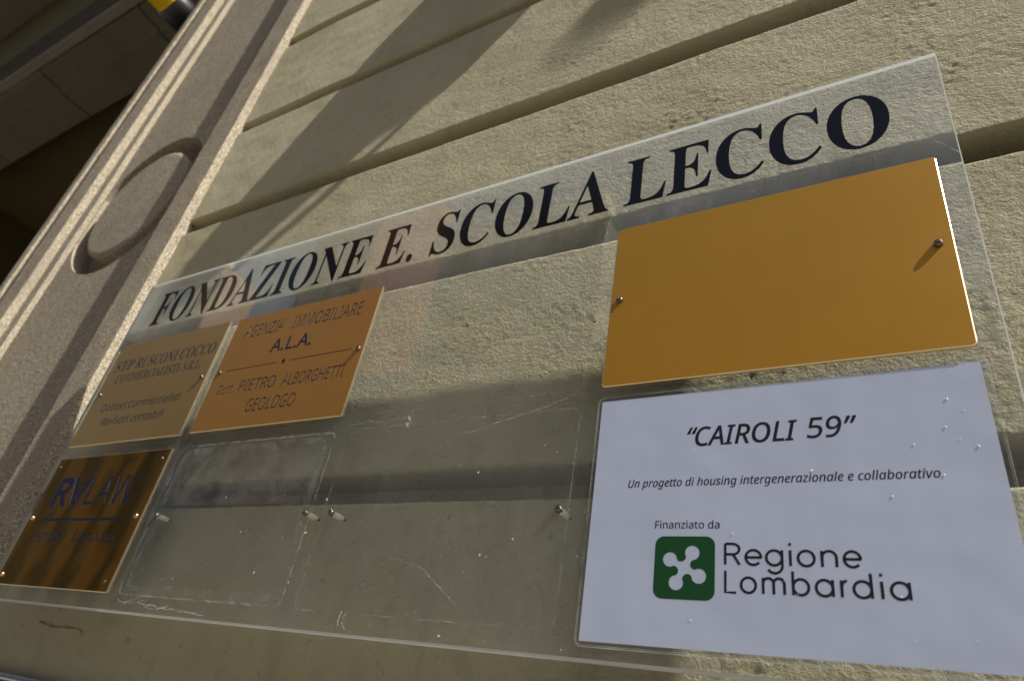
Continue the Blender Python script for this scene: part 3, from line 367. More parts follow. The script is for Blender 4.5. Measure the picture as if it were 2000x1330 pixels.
x1_ = N(nt_, 'ShaderNodeMixShader'); x1_.inputs[0].default_value = .5; nt_.links.new(d1.outputs[0], x1_.inputs[1]); nt_.links.new(t1.outputs[0], x1_.inputs[2]); nt_.links.new(x1_.outputs[0], o1.inputs[0])
M_EDGEB = M_EDGEA.copy(); M_EDGEB.name = 'lower edge with painted glow'  # same acrylic, painted paler below to stand in for light piped through the sheet
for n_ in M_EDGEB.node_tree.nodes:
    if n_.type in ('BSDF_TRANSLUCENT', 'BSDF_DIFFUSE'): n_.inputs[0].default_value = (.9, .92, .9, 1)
M_STEEL = mat('dark nickel screw', (.17, .145, .13), .3, 1.)[0]
M_BSCREW = mat('brass screw', (.72, .52, .30), .25, 1.)[0]
M_NYLON = mat('white nylon', (.95, .94, .70), .45, 0, Subsurface_Weight=.2)[0]
m, nt_, b_ = mat('white paper', (.75, .82, 1.0), .7); M_PAPER = m
bump(nt_, b_, noise(nt_, coords(nt_), 12, 2, .5), .4, .004)
M_BLACK = mat('black plastic', (.012, .013, .016), .32)[0]
M_YELLOW = mat('yellow lens', (.75, .50, .01), .2, 0)[0]
M_CHROME = mat('brushed steel', (.55, .56, .58), .25, 1.)[0]
M_CASTER = mat('dark shadow caster', (.03, .03, .03), .5)[0]

# ------------------------------------------------------------------ ground
gm, gnt, gb = mat('street paving', (.20, .19, .17), .85)
gv = coords(gnt); gnt.links.new(ramp(gnt, noise(gnt, gv, 3, 6, .6), [(.3, (.14, .13, .115)), (.7, (.23, .215, .19))]), gb.inputs['Base Color'])
o = obj('street_ground', mesh('ground', [(-60, -40, -1.55), (60, -40, -1.55), (60, 20, -1.55), (-60, 20, -1.55)], [(0, 1, 2, 3)], scale=1), gm); o['kind'] = 'structure'

# ------------------------------------------------------------------ the rusticated plaster wall
wall = thing('rusticated_wall', 'cream rough plaster wall with deep horizontal grooves behind the clear sign panel', 'wall')
LIPS = [(-1560, -1060), (-1024, -730), (-694, -398 - 0), (-364, -71), (-35, 256), (290, 571), (608, 903), (936, 1253), (1287, 1600)]
WX0, WX1 = -1104, 1500
def course(z0, z1, seed, fine):
    step = 2.6 if fine else 30
    xs = np.concatenate([np.arange(WX0, 560, step), np.arange(560, WX1 + 1, 40 if fine else 60)]) if fine else np.arange(WX0, WX1 + 1, 40)
    nz = int((z1 - z0 - 8) / step) + 1; zin = np.linspace(z0 + 4.5, z1 - 4.5, nz)
    prof = [(z0, 120, 0), (z0, 84, 0), (z0 + .1, 68, .3), (z0 + .5, 64, .6), (z0 + 1.6, 61.8, .8), (z0 + 3, 60.5, 1)] + [(z, 60, 1) for z in zin] + \
           [(z1 - 3, 60.5, 1), (z1 - 1.6, 61.8, .8), (z1 - .5, 64, .6), (z1 - .1, 68, .3), (z1, 84, 0), (z1, 120, 0)]
    pz = np.array([p[0] for p in prof]); py = np.array([p[1] for p in prof]); pw = np.array([p[2] for p in prof])
    X, Z = np.meshgrid(xs, pz); Y = np.repeat(py[:, None], len(xs), 1).astype(float); W = np.repeat(pw[:, None], len(xs), 1)
    amp = np.clip((X + 900) / 900, 0, 1); amp = .32 + .68 * amp * amp * (3 - 2 * amp)
    mod = .75 + .8 * perlin(X / 90 + 3, Z / 60, seed + 5)
    wx = X + 5 * perlin(X / 21, Z / 21, 91); wz = Z + 5 * perlin(X / 19 + 7, Z / 19, 92)
    d = 1.0 * perlin(wx / 9.5, wz / 6.5, 11) + .95 * perlin(wx / 5.7 + 9, wz / 4.9, 12)
    r = perlin(wx / 24, wz / 12, 13); d += .8 * (np.abs(r) - .25)
    d *= amp * mod * .62
    d += 1.6 * perlin(X / 160, Z / 110, 14) + .8 * perlin(X / 55, Z / 40, 15)
    # trowel swirls, only on the smooth left part
    sw = perlin((X + Z * .6) / 8, (Z - X * .35) / 60, 16); d += .25 * sw * (1 - np.clip((X + 900) / 500, 0, 1))
    Y = Y - d * W
    edge = np.minimum(np.abs(Z - z0), np.abs(Z - z1)); ew = np.exp(-edge / 4.) * .9
    Z = Z + ew * 1.5 * perlin(X / 17, Z * 0 + seed, 17) + ew * .8 * perlin(X / 6, Z * 0 + seed + 9, 18)
    P = np.stack([X, Y, Z], -1)
    me = gridmesh('render_course', P)
    return me
for i, (a, b) in enumerate(LIPS):
    obj('render_course', course(a, b, 40 + i, 3 <= i <= 8), M_PLASTER, wall)
obj('groove_back', boxes('groove_back', [(WX0, WX1, 118, 300, -1560, 1600)]), M_PLASTER, wall)
obj('upper_render', boxes('upper_render', [(WX0, 9000, 66, 300, 1600, 9000), (WX1 + 1, 9000, 61, 300, -1560, 1599)]), M_PLASTER, wall)

# ------------------------------------------------------------------ stone pilaster with a round medallion
pil = thing('stone_pilaster', 'brown speckled stone pilaster with a round medallion, left of the sign panel', 'pilaster', (-1500, 0, -1500))
pil.location = (0, 0, 0)
def profile_strip(pts, z0, z1, dz, seed, amp=.8):
    """pts: (x, y) polyline extruded in z, subdivided and weathered"""
    fx = [pts[0]]
    for a, b in zip(pts, pts[1:]):
        L = math.hypot(b[0] - a[0], b[1] - a[1]); n = max(2, int(L / 9))
        fx += [(a[0] + (b[0] - a[0]) * (.02 + .96 * k / n), a[1] + (b[1] - a[1]) * (.02 + .96 * k / n)) for k in range(n + 1)] + [b]
    zs = np.arange(z0, z1 + dz, dz); X0 = np.array([p[0] for p in fx]); Y0 = np.array([p[1] for p in fx])
    S = np.cumsum(np.r_[0, np.hypot(np.diff(X0), np.diff(Y0))])
    Z, X = np.meshgrid(zs, X0, indexing='ij'); Y = np.repeat(Y0[None, :], len(zs), 0); SS = np.repeat(S[None, :], len(zs), 0)
    n1 = perlin(SS / 11, Z / 11, seed) + .5 * perlin(SS / 40, Z / 60, seed + 1) * 2
    n2 = perlin(SS / 13 + 50, Z / 9, seed + 2)
    P = np.stack([X + amp * n2, Y - amp * n1, Z], -1)
    return gridmesh('strip', P[:, ::-1])
Z0, Z1 = -1550, 3200
obj('right_border', profile_strip([(-1102, 125), (-1102, 60), (-1109, 43), (-1204, 43), (-1204, 92)], Z0, 2300, 10, 60, 1.1), M_STONE, pil)
mold = [(-1727, 101), (-1727, 64), (-1771, 64), (-1771, 42), (-1862, 42), (-1868, 62), (-1930, 62), (-1932, 48), (-1968, 48), (-1970, 600)]
obj('left_moulding', profile_strip(mold, Z0, 2600, 12, 70, .9), M_STONE, pil)
MC = (-1500, 815); RD, RR = 186, 243
for nm, poly, y, y2 in (('recessed_panel', [[(-1728, -1550), (-1200, -1550), (-1200, 3200), (-1728, 3200)], circle(*MC, RR, 90)], 79, 134),):
    V, F = filled([poly[0], [p for p in poly[1]]], y, y2); obj(nm, mesh(nm, V, F), M_STONE, pil)
def disc(cx, cz, prof, n=72):
    V = [(cx, prof[0][1], cz)]; F = []
    for r, y in prof[1:]:
        V += [(cx + r * math.cos(2 * math.pi * i / n), y, cz + r * math.sin(2 * math.pi * i / n)) for i in range(n)]
    for i in range(n): F.append((0, 1 + i, 1 + (i + 1) % n))
    for k in range(len(prof) - 2):
        b = 1 + k * n
        for i in range(n): F.append((b + i, b + n + i, b + n + (i + 1) % n, b + (i + 1) % n))
    return V, F
V, F = disc(*MC, [(0, 74), (RD - 12, 76), (RD - 3, 79), (RD, 83), (RD, 134)]); obj('medallion', mesh('medallion', V, F), M_STONE, pil)
obj('groove_floor', boxes('groove_floor', [(-1760, -1150, 130, 300, -1550, 3200)]), M_STONE, pil)

# ------------------------------------------------------------------ the portal beyond the pilaster
por = thing('stone_portal', 'shaded carriage portal with stone arch blocks beyond the pilaster, upper left', 'portal')
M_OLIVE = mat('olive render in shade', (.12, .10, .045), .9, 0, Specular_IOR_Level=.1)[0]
def archz(x): return 3811 - 150 * ((x + 4300) / 3000.) ** 2 * (1 if x < -4300 else 3)
def voussoir(x0, x1, y0, y1, h, seed):
    n = 8; V = []; F = []
    for i in range(n + 1):
        x = x0 + (x1 - x0) * i / n; z = archz(x)
        V += [(x, y0, z + h), (x, y0, z + 30), (x, y0 + 30, z), (x, y0 + 190, z), (x, y0 + 205, z - 22), (x, y1 - 20, z - 22), (x, y1, z + 10), (x, y1, z + h)]
        if i:
            k = (i - 1) * 8
            F += [(k + j, k + (j + 1) % 8, k + 8 + (j + 1) % 8, k + 8 + j) for j in range(8)]
    F += [tuple(range(8)), tuple(range(n * 8, n * 8 + 8))[::-1]]
    return mesh('arch_block', V, F)
xs = [-1975, -2800, -4150, -5500, -6800, -8200]
for i in range(5):
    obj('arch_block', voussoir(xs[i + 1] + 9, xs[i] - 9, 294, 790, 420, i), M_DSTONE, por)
def rough_band():
    X, Z = np.meshgrid(np.arange(-9000, -1974, 22), np.arange(3835, 4590, 22))
    Y = 262 - 16 * perlin(X / 70, Z / 45, 5) - 14 * perlin(X / 31, Z / 23, 6)
    return gridmesh('dirty_fascia', np.stack([X, Y, Z], -1).astype(float))
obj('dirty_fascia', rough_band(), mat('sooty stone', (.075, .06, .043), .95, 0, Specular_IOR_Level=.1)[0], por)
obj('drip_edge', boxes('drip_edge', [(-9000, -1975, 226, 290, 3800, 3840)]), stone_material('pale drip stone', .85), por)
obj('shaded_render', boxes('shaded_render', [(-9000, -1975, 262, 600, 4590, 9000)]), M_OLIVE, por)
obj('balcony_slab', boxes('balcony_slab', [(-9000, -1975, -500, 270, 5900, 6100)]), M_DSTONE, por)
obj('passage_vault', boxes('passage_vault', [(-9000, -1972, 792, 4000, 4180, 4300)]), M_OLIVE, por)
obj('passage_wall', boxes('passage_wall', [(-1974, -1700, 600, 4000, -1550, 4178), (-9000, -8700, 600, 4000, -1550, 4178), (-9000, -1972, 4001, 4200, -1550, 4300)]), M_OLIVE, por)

lamp = thing('warning_beacon', 'yellow and black gate beacon fixed beside the pilaster at the top edge', 'beacon', (0, 0, 0))
def lathe(prof, axis_pt, n=28):
    """profile (r, t) turned round an axis running along y from axis_pt"""
    V = []; F = []
    for r, t in prof:
        V += [(axis_pt[0] + r * math.cos(2 * math.pi * i / n), axis_pt[1] + t, axis_pt[2] + r * math.sin(2 * math.pi * i / n)) for i in range(n)]
    for k in range(len(prof) - 1):
        for i in range(n): F.append((k * n + i, k * n + (i + 1) % n, (k + 1) * n + (i + 1) % n, (k + 1) * n + i))
    return mesh('lathe', V, F, True)
LP = (-2088, 66, 2030)
obj('housing', lathe([(.5, 70), (58, 70), (66, 60), (66, -62), (64, -70), (60, -72)], LP), M_BLACK, lamp)
obj('lens', lathe([(60, -72), (59, -90), (60, -92), (58, -115), (59, -117), (56, -190), (40, -225), (.5, -235)], LP), M_YELLOW, lamp)
obj('mounting_arm', boxes('arm', [(LP[0] + 40, -1969, 120, 150, LP[2] - 20, LP[2] + 20), (-2000, -1969, 90, 180, LP[2] - 60, LP[2] + 60)]), M_BLACK, lamp)
obj('steel_band', lathe([(66.8, 60), (66.8, 40)], LP), M_BLACK, lamp)

# ------------------------------------------------------------------ unseen plates added above the frame, outlined to cast the wall's diagonal shadows
def slab(name, pts, z, t):
    n = len(pts); V = [(p[0], p[1], z) for p in pts] + [(p[0], p[1], z + t) for p in pts]
    F = [tuple(range(n))[::-1], tuple(range(n, 2 * n))] + [(i, (i + 1) % n, n + (i + 1) % n, n + i) for i in range(n)]
    return mesh(name, V, F)
br = thing('long_shadow_caster', 'unseen plate added above the picture, shaped to throw the long diagonal shadow', 'shadow caster')
D = lambda x, d: (x, 60 - d)
obj('caster_plate', slab('plate', [D(-483, -20), D(-470, 40), D(-351, 122), D(-318, 135), D(-240, 152), D(-160, 156), D(-125, 140), D(-104, 127), D(-72, 112), D(-58, 100), D(25, 88), D(42, 78), D(42, -20)], 1250, 12), M_CASTER, br)
obj('caster_rod', slab('rod', [D(2, 90), D(12, 90), D(-12, 118), D(-60, 140), D(-90, 158), D(-100, 156), D(-72, 136), D(-24, 112)], 1250, 12), M_CASTER, br)
br2 = thing('faint_shadow_caster', 'unseen small plate added above the picture, shaped to throw the short faint shadow', 'shadow caster')
obj('caster_plate', slab('plate', [D(1341, -20), D(1341, 275), D(1350, 290), D(1400, 298), D(1476, 294), D(1500, 282), D(1505, -20)], 2500, 12), M_CASTER, br2)

# ------------------------------------------------------------------ the clear sign panel
PX0, PX1, PZ0, PZ1 = -975.4, 317.4, -224.2, 355.8
pan = thing('acrylic_sign_panel', 'large clear acrylic panel reading FONDAZIONE E. SCOLA LECCO fixed on the plaster wall', 'sign panel')
fi = [(PX0 + 1.2, PZ0 + 1.9), (PX1 - 1.1, PZ0 + 1.9), (PX1 - 1.1, PZ1 - 1.1), (PX0 + 1.2, PZ1 - 1.1)]; fo = [(PX0, PZ0), (PX1, PZ0), (PX1, PZ1), (PX0, PZ1)]
V = [(a, 3, b) for a, b in fi] + [(a, 4.0, b) for a, b in fo] + [(a, 12.6, b) for a, b in fo] + [(a, 13, b) for a, b in [(p[0] + (.4 if p[0] < 0 else -.4), p[1] + (.4 if p[1] < 0 else -.4)) for p in fo]]
F = [(0, 1, 2, 3), (15, 14, 13, 12)] + [(4 * k + i, 4 * k + 4 + i, 4 * k + 4 + (i + 1) % 4, 4 * k + (i + 1) % 4) for k in range(3) for i in range(4)]
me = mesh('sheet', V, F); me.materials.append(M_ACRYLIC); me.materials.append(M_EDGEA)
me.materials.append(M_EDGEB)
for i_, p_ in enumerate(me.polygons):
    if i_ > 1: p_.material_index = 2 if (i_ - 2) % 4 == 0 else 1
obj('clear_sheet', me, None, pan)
for word, x0, x1 in (('FONDAZIONE', -911, -397), ('E.', -372, -308.5), ('SCOLA', -278, -19.5), ('LECCO', -.5, 269.8)):
    for c, pol in lettering('B', word, x0, x1, 250.3, 72):
        obj('letter', fillmesh('letter_' + c, pol, 2.8, 2.99), M_VINYL, pan)

# screws -----------------------------------------------------------------
def dome_mesh(r, h, slot=.75, sd_=1.3, n=22):
    me_v = []; idx = {}
    F = []
    for i in range(n + 1):
        for j in range(n + 1):
            u = -1 + 2 * i / n; v = -1 + 2 * j / n
            a = u * math.sqrt(1 - v * v / 2); b = v * math.sqrt(1 - u * u / 2)
            rr = min(1, math.hypot(a, b)); y = -h * (1 - rr ** 2.6)
            y = -h * .35 - .65 * h * math.sqrt(max(0, 1 - rr * rr)) if rr < .999 else -h * .3
            if abs(a * r) < slot * .6 and rr < .97: y += sd_
            me_v.append((a * r, min(y, -.05), b * r))
    for i in range(n):
        for j in range(n):
            k = i * (n + 1) + j; F.append((k, k + n + 1, k + n + 2, k + 1))
    # skirt
    ring = [i * (n + 1) for i in range(n)] + [n * (n + 1) + j for j in range(n)] + [i * (n + 1) + n for i in range(n, 0, -1)] + [j for j in range(n, 0, -1)]
    k = len(me_v); me_v += [(me_v[i][0], .3, me_v[i][2]) for i in ring]
    L = len(ring); F += [(ring[i], k + i, k + (i + 1) % L, ring[(i + 1) % L]) for i in range(L)]
    me = mesh('screw_head', me_v, F, True)
    return me
DOME = dome_mesh(3.5, 3.9); DOME.materials.append(M_STEEL)
DOME_B = dome_mesh(3.3, 3.0); DOME_B.materials.append(M_BSCREW)
DOME_S = dome_mesh(2.3, 1.6, .5, .8, 16); DOME_S.materials.append(M_STEEL)
def screw(parent, x, z, y, ang, me=None):
    o = obj('screw', me or DOME, None, parent, (x * MM, y * MM, z * MM)); o.rotation_euler = (0, R(ang), 0); return o
SLEEVE = lathe([(.5, 0), (2.6, 0), (3.1, 1), (3.1, 9), (2.5, 10.5), (2.5, 13), (.5, 13)], (0, 0, 0), 20); SLEEVE.materials.append(M_NYLON)
TIP = lathe([(1.6, 13), (1.6, 17), (.4, 18)], (0, 0, 0), 12); TIP.materials.append(mat('rusty screw tip', (.20, .09, .04), .6, .6)[0])
for x, z, a in ((-627.5, -102.4, 60), (-349.2, -103.0, 75), (-309.0, -103.2, 28), (-31.3, -103.6, 82)):
    screw(pan, x, z, 2.9, a)
    obj('nylon_sleeve', SLEEVE, None, pan, (x * MM, .0131, z * MM)); obj('screw_tip', TIP, None, pan, (x * MM, .0131, z * MM))
for x, z in ((-30.6, 112.5), (-308, 114.5)):
    obj('nylon_sleeve', SLEEVE, None, pan, (x * MM, .0131, z * MM)); obj('screw_tip', TIP, None, pan, (x * MM, .0131, z * MM))

# ghosts of lost plaques, glue and scratches on the front of the sheet --------
def ring_outline(x0, x1, z0, z1, r, wid, seed):
    P = rrect(x0, x1, z0, z1, r, 5); P2 = []
    for i in range(len(P)):
        a, b = P[i], P[(i + 1) % len(P)]; L = math.hypot(b[0] - a[0], b[1] - a[1]); n = max(1, int(L / 6))
        P2 += [(a[0] + (b[0] - a[0]) * k / n, a[1] + (b[1] - a[1]) * k / n) for k in range(n)]
    P2.append(P2[0]); return ribbon('', P2, wid, 2.93, 1.2, seed)
for i, (x0, x1, z0, z1, wd) in enumerate(((-636, -342, -203, -4, 2.2), (-321, -22, -204, -3, .8), (-321, -23, 16, 214, .45))):
    V, F = ring_outline(x0, x1, z0, z1, 9, wd, i); obj('glue_outline', mesh('outline', V, F), M_RESIDUE, pan)
V, F = ring_outline(-626, -352, -196, -12, 16, 9, 7); obj('glue_smear', mesh('smear', V, F), M_RESIDUE2, pan)
V, F = filled([rrect(-630, -350, -90, -8, 20)], 2.95); obj('glue_smear', mesh('smear', V, F), M_RESIDUE2, pan)
rs = random.Random(3)
def squiggle(pts, jit, seed, step=5):
    r = random.Random(seed); out = []
    for a, b in zip(pts, pts[1:]):
        n = max(2, int(math.hypot(b[0] - a[0], b[1] - a[1]) / step))
        for k in range(n): out.append((a[0] + (b[0] - a[0]) * k / n + r.uniform(-jit, jit), a[1] + (b[1] - a[1]) * k / n + r.uniform(-jit, jit)))
    out.append(pts[-1]); return out
SCR = [([(-632, -210), (-560, -214), (-455, -218)], 2.0, .8), ([(-618, -214), (-590, -205), (-560, -217), (-520, -210)], 2.5, .6), ([(-255, -203), (-254, -216)], 1.2, .9), ([(-247, -204), (-252, -210), (-244, -218)], 1.2, .9),
       ([(-330, 2), (-300, 6), (-275, 2), (-255, 8), (-232, 6)], 2.5, .6), ([(-236, 8), (-231, -3), (-238, -1), (-231, -6)], .8, 2.4), ([(-232, 6), (-231, 22)], .3, .5),
       ([(-205, -150), (-170, -158), (-120, -190)], .8, .5), ([(-20, 200), (-10, 262), (2, 300)], .4, .4), ([(-40, 255), (-60, 320)], .4, .35), ([(300, 236), (312, 220), (316, 214)], .4, .5),
       ([(-660, 215), (-655, 170), (-660, 130)], .6, .6), ([(-150, -20), (-60, 2), (-30, 12)], .6, .5), ([(-310, 40), (-316, 70), (-300, 100)], .5, .6)]
for i, (p, j, wd) in enumerate(SCR):
    V, F = ribbon('', squiggle(p, j, i), wd, 2.9, 1.0, i); obj('scratch', mesh('scratch', V, F), M_SCRATCH, pan)

# dust and flecks stuck to the sheet
r4 = random.Random(8); V, F = [], []
for i in range(420):
    x = r4.uniform(PX0 + 4, PX1 - 4); z = r4.uniform(PZ0 + 3, PZ1 - 3)
    if i % 3: x = r4.gauss(-350, 260); z = r4.gauss(-140, 60)
    if not (PX0 + 4 < x < PX1 - 4 and PZ0 + 3 < z < PZ1 - 3): continue
    a = r4.uniform(.12, .5) if r4.random() < .93 else r4.uniform(.6, 1.1); b = a * r4.uniform(.5, 1.8); k = len(V); t = r4.uniform(0, 3)
    for c_, d_ in ((-a, -b), (a, -b * .7), (a * .8, b), (-a * .9, b * .8)):
        V.append((x + c_ * math.cos(t) - d_ * math.sin(t), 2.94, z + c_ * math.sin(t) + d_ * math.cos(t)))
    F.append((k, k + 1, k + 2, k + 3))
o = obj('dust_flecks', mesh('flecks', V, F), mat('pale dust', (.7, .68, .6), .9)[0], pan); o['kind'] = 'stuff'

# ------------------------------------------------------------------ plaques
def plaque(name, label, x0, x1, z0, z1, r, mt, texts, screws, t=2.9, mfill=M_INK, cut=None, dp=.13, group='engraved brass plaques on the acrylic panel', sc=None, edge=None):
    p = thing(name, label, 'plaque', ((x0 + x1) / 2, 3, z0), group)
    ox, oz = p.location.x / MM, p.location.z / MM
    hol = [q for tx in texts for q in tx]
    c = .75
    inner = rrect(x0 + c, x1 - c, z0 + c, z1 - c, max(.4, r - c), 5); outer = rrect(x0, x1, z0, z1, r, 5)
    V, F = filled([inner] + hol, 0, None)
    sh = lambda V: [(v[0] - ox, v[1] - 3, v[2] - oz) for v in V]
    obj('plate', mesh('plate', sh(V), F), mt, p)
    n = len(inner); V = [(q[0], 0, q[1]) for q in inner] + [(q[0], c * .8, q[1]) for q in outer] + [(q[0], t, q[1]) for q in outer]
    F = [(k + i, k + n + i, k + n + (i + 1) % n, k + (i + 1) % n) for k in (0, n) for i in range(n)]
    obj('bevelled_edge', mesh('bevel', sh(V), F), edge or M_EDGE, p)
    if hol:
        xs_ = [q[0] for P in hol for q in P]; zs_ = [q[1] for P in hol for q in P]
        V, F = box(min(xs_) - 2, max(xs_) + 2, dp, 1.5, min(zs_) - 2, max(zs_) + 2); nb = len(F)
        for P in hol:                                 # the cut walls of the engraving
            k = len(V); n = len(P); V += [(q[0], 0, q[1]) for q in P] + [(q[0], dp + .02, q[1]) for q in P]
            F += [(k + i, k + (i + 1) % n, k + n + (i + 1) % n, k + n + i) for i in range(n)]
        me = mesh('infill', sh(V), F); me.materials.append(mfill); me.materials.append(cut or mfill)
        for p_ in me.polygons[nb:]: p_.material_index = 1
        obj('engraved_lettering', me, None, p)
    V, F = box(x0 + 1, x1 - 1, 1.6, t, z0 + 1, z1 - 1); obj('backing', mesh('backing', sh(V), F), edge or M_EDGE, p)
    for i, s in enumerate(screws):
        screw(p, s[0] - ox, s[1] - oz, -3.05, s[2], s[3] if len(s) > 3 else sc)
    return p
plaque('blank_plaque', 'large blank ochre gold plaque with two screws above the white paper notice', -1.8, 298, 14.7, 213.2, 4, M_GOLD, [], [(8.3, 115.0, 0), (286.8, 114.6, 78)])
A = lambda *a, **k: allpolys(lettering(*a, **k))
plaque('accountant_plaque', 'pale brass plaque engraved STP RUSCONI COCCO COMMERCIALISTI, leftmost in the upper row', -952.7, -657.7, 15, 212.7, 1, M_BRASS1,
       [A('B', 'STP', -938, -884, 155.6, 20.5, fat=.12), A('B', 'RUSCONI', -877, -763, 155.6, 20.5, fat=.12), A('B', 'COCCO', -755, -666, 155.6, 20.5, fat=.12),
        A('B', 'COMMERCIALISTI', -917, -739, 131, 16, fat=.12), A('B', 'S.R.L.', -730, -686, 131, 16, fat=.12),
        A('S', 'Dottori', -912, -842, 76.5, 13.5, fat=.35), A('S', 'Commercialisti', -834, -701, 76.5, 13.5, fat=.35),
        A('S', 'Revisori', -890, -815, 49.5, 13.5, fat=.35), A('S', 'contabili', -806, -724, 49.5, 13.5, fat=.35)],
       [(-940.4, 111.5, 20), (-665.5, 111.5, 140)], mfill=M_GREY)
plaque('agency_plaque', 'orange brass plaque engraved AGENZIA IMMOBILIARE A.L.A., right of the accountants plaque', -634.5, -340.8, 16.2, 211.5, 1, M_BRASS2,
       [A('S', 'AGENZIA', -605.5, -520, 171, 21.5), A('S', 'IMMOBILIARE', -501, -367.5, 171, 21.5), A('S', 'A.L.A.', -528.5, -447, 135, 21, fat=.75),
        [[(-612, 113.8), (-503, 113.8), (-503, 115.2), (-612, 115.2)], [(-477, 113.8), (-361, 113.8), (-361, 115.2), (-477, 115.2)], circle(-489.5, 114.6, 3.9, 20)],
        A('S', 'Dott.', -611, -574, 75, 15), A('S', 'PIETRO', -564, -490, 74.5, 18.5), A('S', 'ALBORGHETTI', -475, -362.5, 73.5, 18.5), A('S', 'GEOLOGO', -531, -436, 40, 19.5)],
       [(-624.5, 113.4, 30), (-348.6, 113.0, 115)], cut=M_CUT)
p = plaque('law_firm_plaque', 'dark polished brass plaque engraved RV LAW STUDIO LEGALE, lower left on the panel', -952.4, -657.5, -203.3, -5.5, 1, M_MIRROR,
       [A('S', 'RV', -912, -826, -85, 43, fat=2.3), A('S', 'LAW', -821, -704, -85, 43, fat=-.1),
        [[(-915, -109.2), (-704, -109.2), (-704, -105.4), (-915, -105.4)]],
        A('B', 'Studio', -905, -824, -139, 14.5, caps=.8), A('B', 'Legale', -803, -700, -139, 14.5, caps=.8)],
       [(-941.7, -104, 40, DOME_B), (-668.3, -103.4, 130, DOME_B), (-942.7, -20.2, 10, DOME_S), (-670.5, -19.8, 80, DOME_S), (-941.6, -189, 0, DOME_B), (-670.9, -190.5, 60, DOME_S)], mfill=M_BLUE, cut=M_CUTB, dp=.11)
V, F = [], []
for i in range(9):                                    # worn, no longer legible line of small letters
    x = -828 + i * 5.6; v, f = box(x - 805, x - 805 + .7, -3.06, -3.01, 26.2, 26.2 + (9 if i % 3 else 5)); k = len(V); V += v; F += [tuple(j + k for j in q) for q in f]
obj('worn_line', mesh('worn', V, F), M_GREY, p)

# ------------------------------------------------------------------ the laminated notice
no = thing('paper_notice', 'white laminated paper notice reading CAIROLI 59 with a green logo, below the blank plaque', 'notice', (148, 3, -212))
ox, oz = 148, -212; rt = math.radians(.37)
def place(V, ry=0):
    out = []
    for x, y, z in V:
        X, Zz = x * math.cos(rt) - z * math.sin(rt), x * math.sin(rt) + z * math.cos(rt)
        out.append((X - ox, y - 3, Zz - oz))
    return out
def npart(name, VF, mt): return obj(name, mesh(name, place(VF[0]), VF[1]), mt, no)
V, F = box(0, 297, 2.6, 2.75, -210, 0); npart('paper_sheet', (V, F), M_PAPER)
V, F = filled([rrect(-3.5, 301.5, -214, 4.2, 6)], 2.36); npart('laminate_film', (V, F), M_FILM)
P = rrect(-3.5, 301.5, -214, 4.2, 6, 6); P.append(P[0]); npart('pouch_edge', ribbon('', P, .7, 2.3), M_POUCH)
P = rrect(-2.3, 300.3, -212.8, 3, 5, 6); P.append(P[0]); npart('pouch_edge', ribbon('', P, .35, 2.3), M_POUCH)
r5 = random.Random(12); V, F = [], []
bub = [(272, -28, .9), (268, -50, .8), (247, -62, .7), (262, -86, .8), (229, -100, .7), (226, -168, .7), (281, -38, .5), (119, -126, .6), (88, -190, .6), (285, -66, .9), (275, -60, .5), (178, -78, .5)] + [(r5.uniform(8, 290), r5.uniform(-204, -6), r5.uniform(.18, .42)) for _ in range(30)]
for x, z, r in bub:
    k = len(V); n = 8; V.append((x, 2.36 - r * .4, z))
    for q, h in ((.6, .3), (1., 0)):
        V += [(x + r * q * math.cos(6.283 * i / n), 2.36 - r * h, z + r * q * math.sin(6.283 * i / n)) for i in range(n)]
    F += [(k, k + 1 + i, k + 1 + (i + 1) % n) for i in range(n)] + [(k + 1 + i, k + 1 + n + i, k + 1 + n + (i + 1) % n, k + 1 + (i + 1) % n) for i in range(n)]
o = npart('film_bubbles', (V, F), mat('milky film bubble', (.70, .73, .84), .15)[0]); o['kind'] = 'stuff'
# measured positions are in panel space: undo the tilt
def un(x, z): return (x * math.cos(rt) + z * math.sin(rt), -x * math.sin(rt) + z * math.cos(rt))
def line(f, s, xa, xb, z, cap, shear=0, fat=0):
    L = lettering(f, s, xa, xb, z, cap, shear=shear, fat=fat)
    return filled([[un(*q) for q in P] for P in allpolys(L)], 2.52)
VV, FF = [], []
def add(VF):
    k = len(VV); VV.extend(VF[0]); FF.extend([tuple(i + k for i in q) for q in VF[1]])
SHR = .2
add(line('S', '“', 80, 87.5, -50.6, 17, SHR, .25)); add(line('I', 'CAIROLI', 89.4, 169.8, -50.8, 17, 0, .28)); add(line('S', '59', 176.8, 199.8, -50.0, 17, SHR * .8, .25)); add(line('S', '”', 201.5, 209, -50.6, 17, SHR, .25))
npart('title_print', (list(VV), list(FF)), M_PRINT); VV.clear(); FF.clear()
add(line('I', 'Un progetto di housing intergenerazionale e collaborativo', 32.5, 260.5, -85.7, 6.9, 0, .07))
npart('subtitle_print', (list(VV), list(FF)), M_PRINT); VV.clear(); FF.clear()
add(line('S', 'Finanziato da', 58.4, 109.9, -121, 6.1, 0, .04))
npart('caption_print', (list(VV), list(FF)), M_PRINT); VV.clear(); FF.clear()
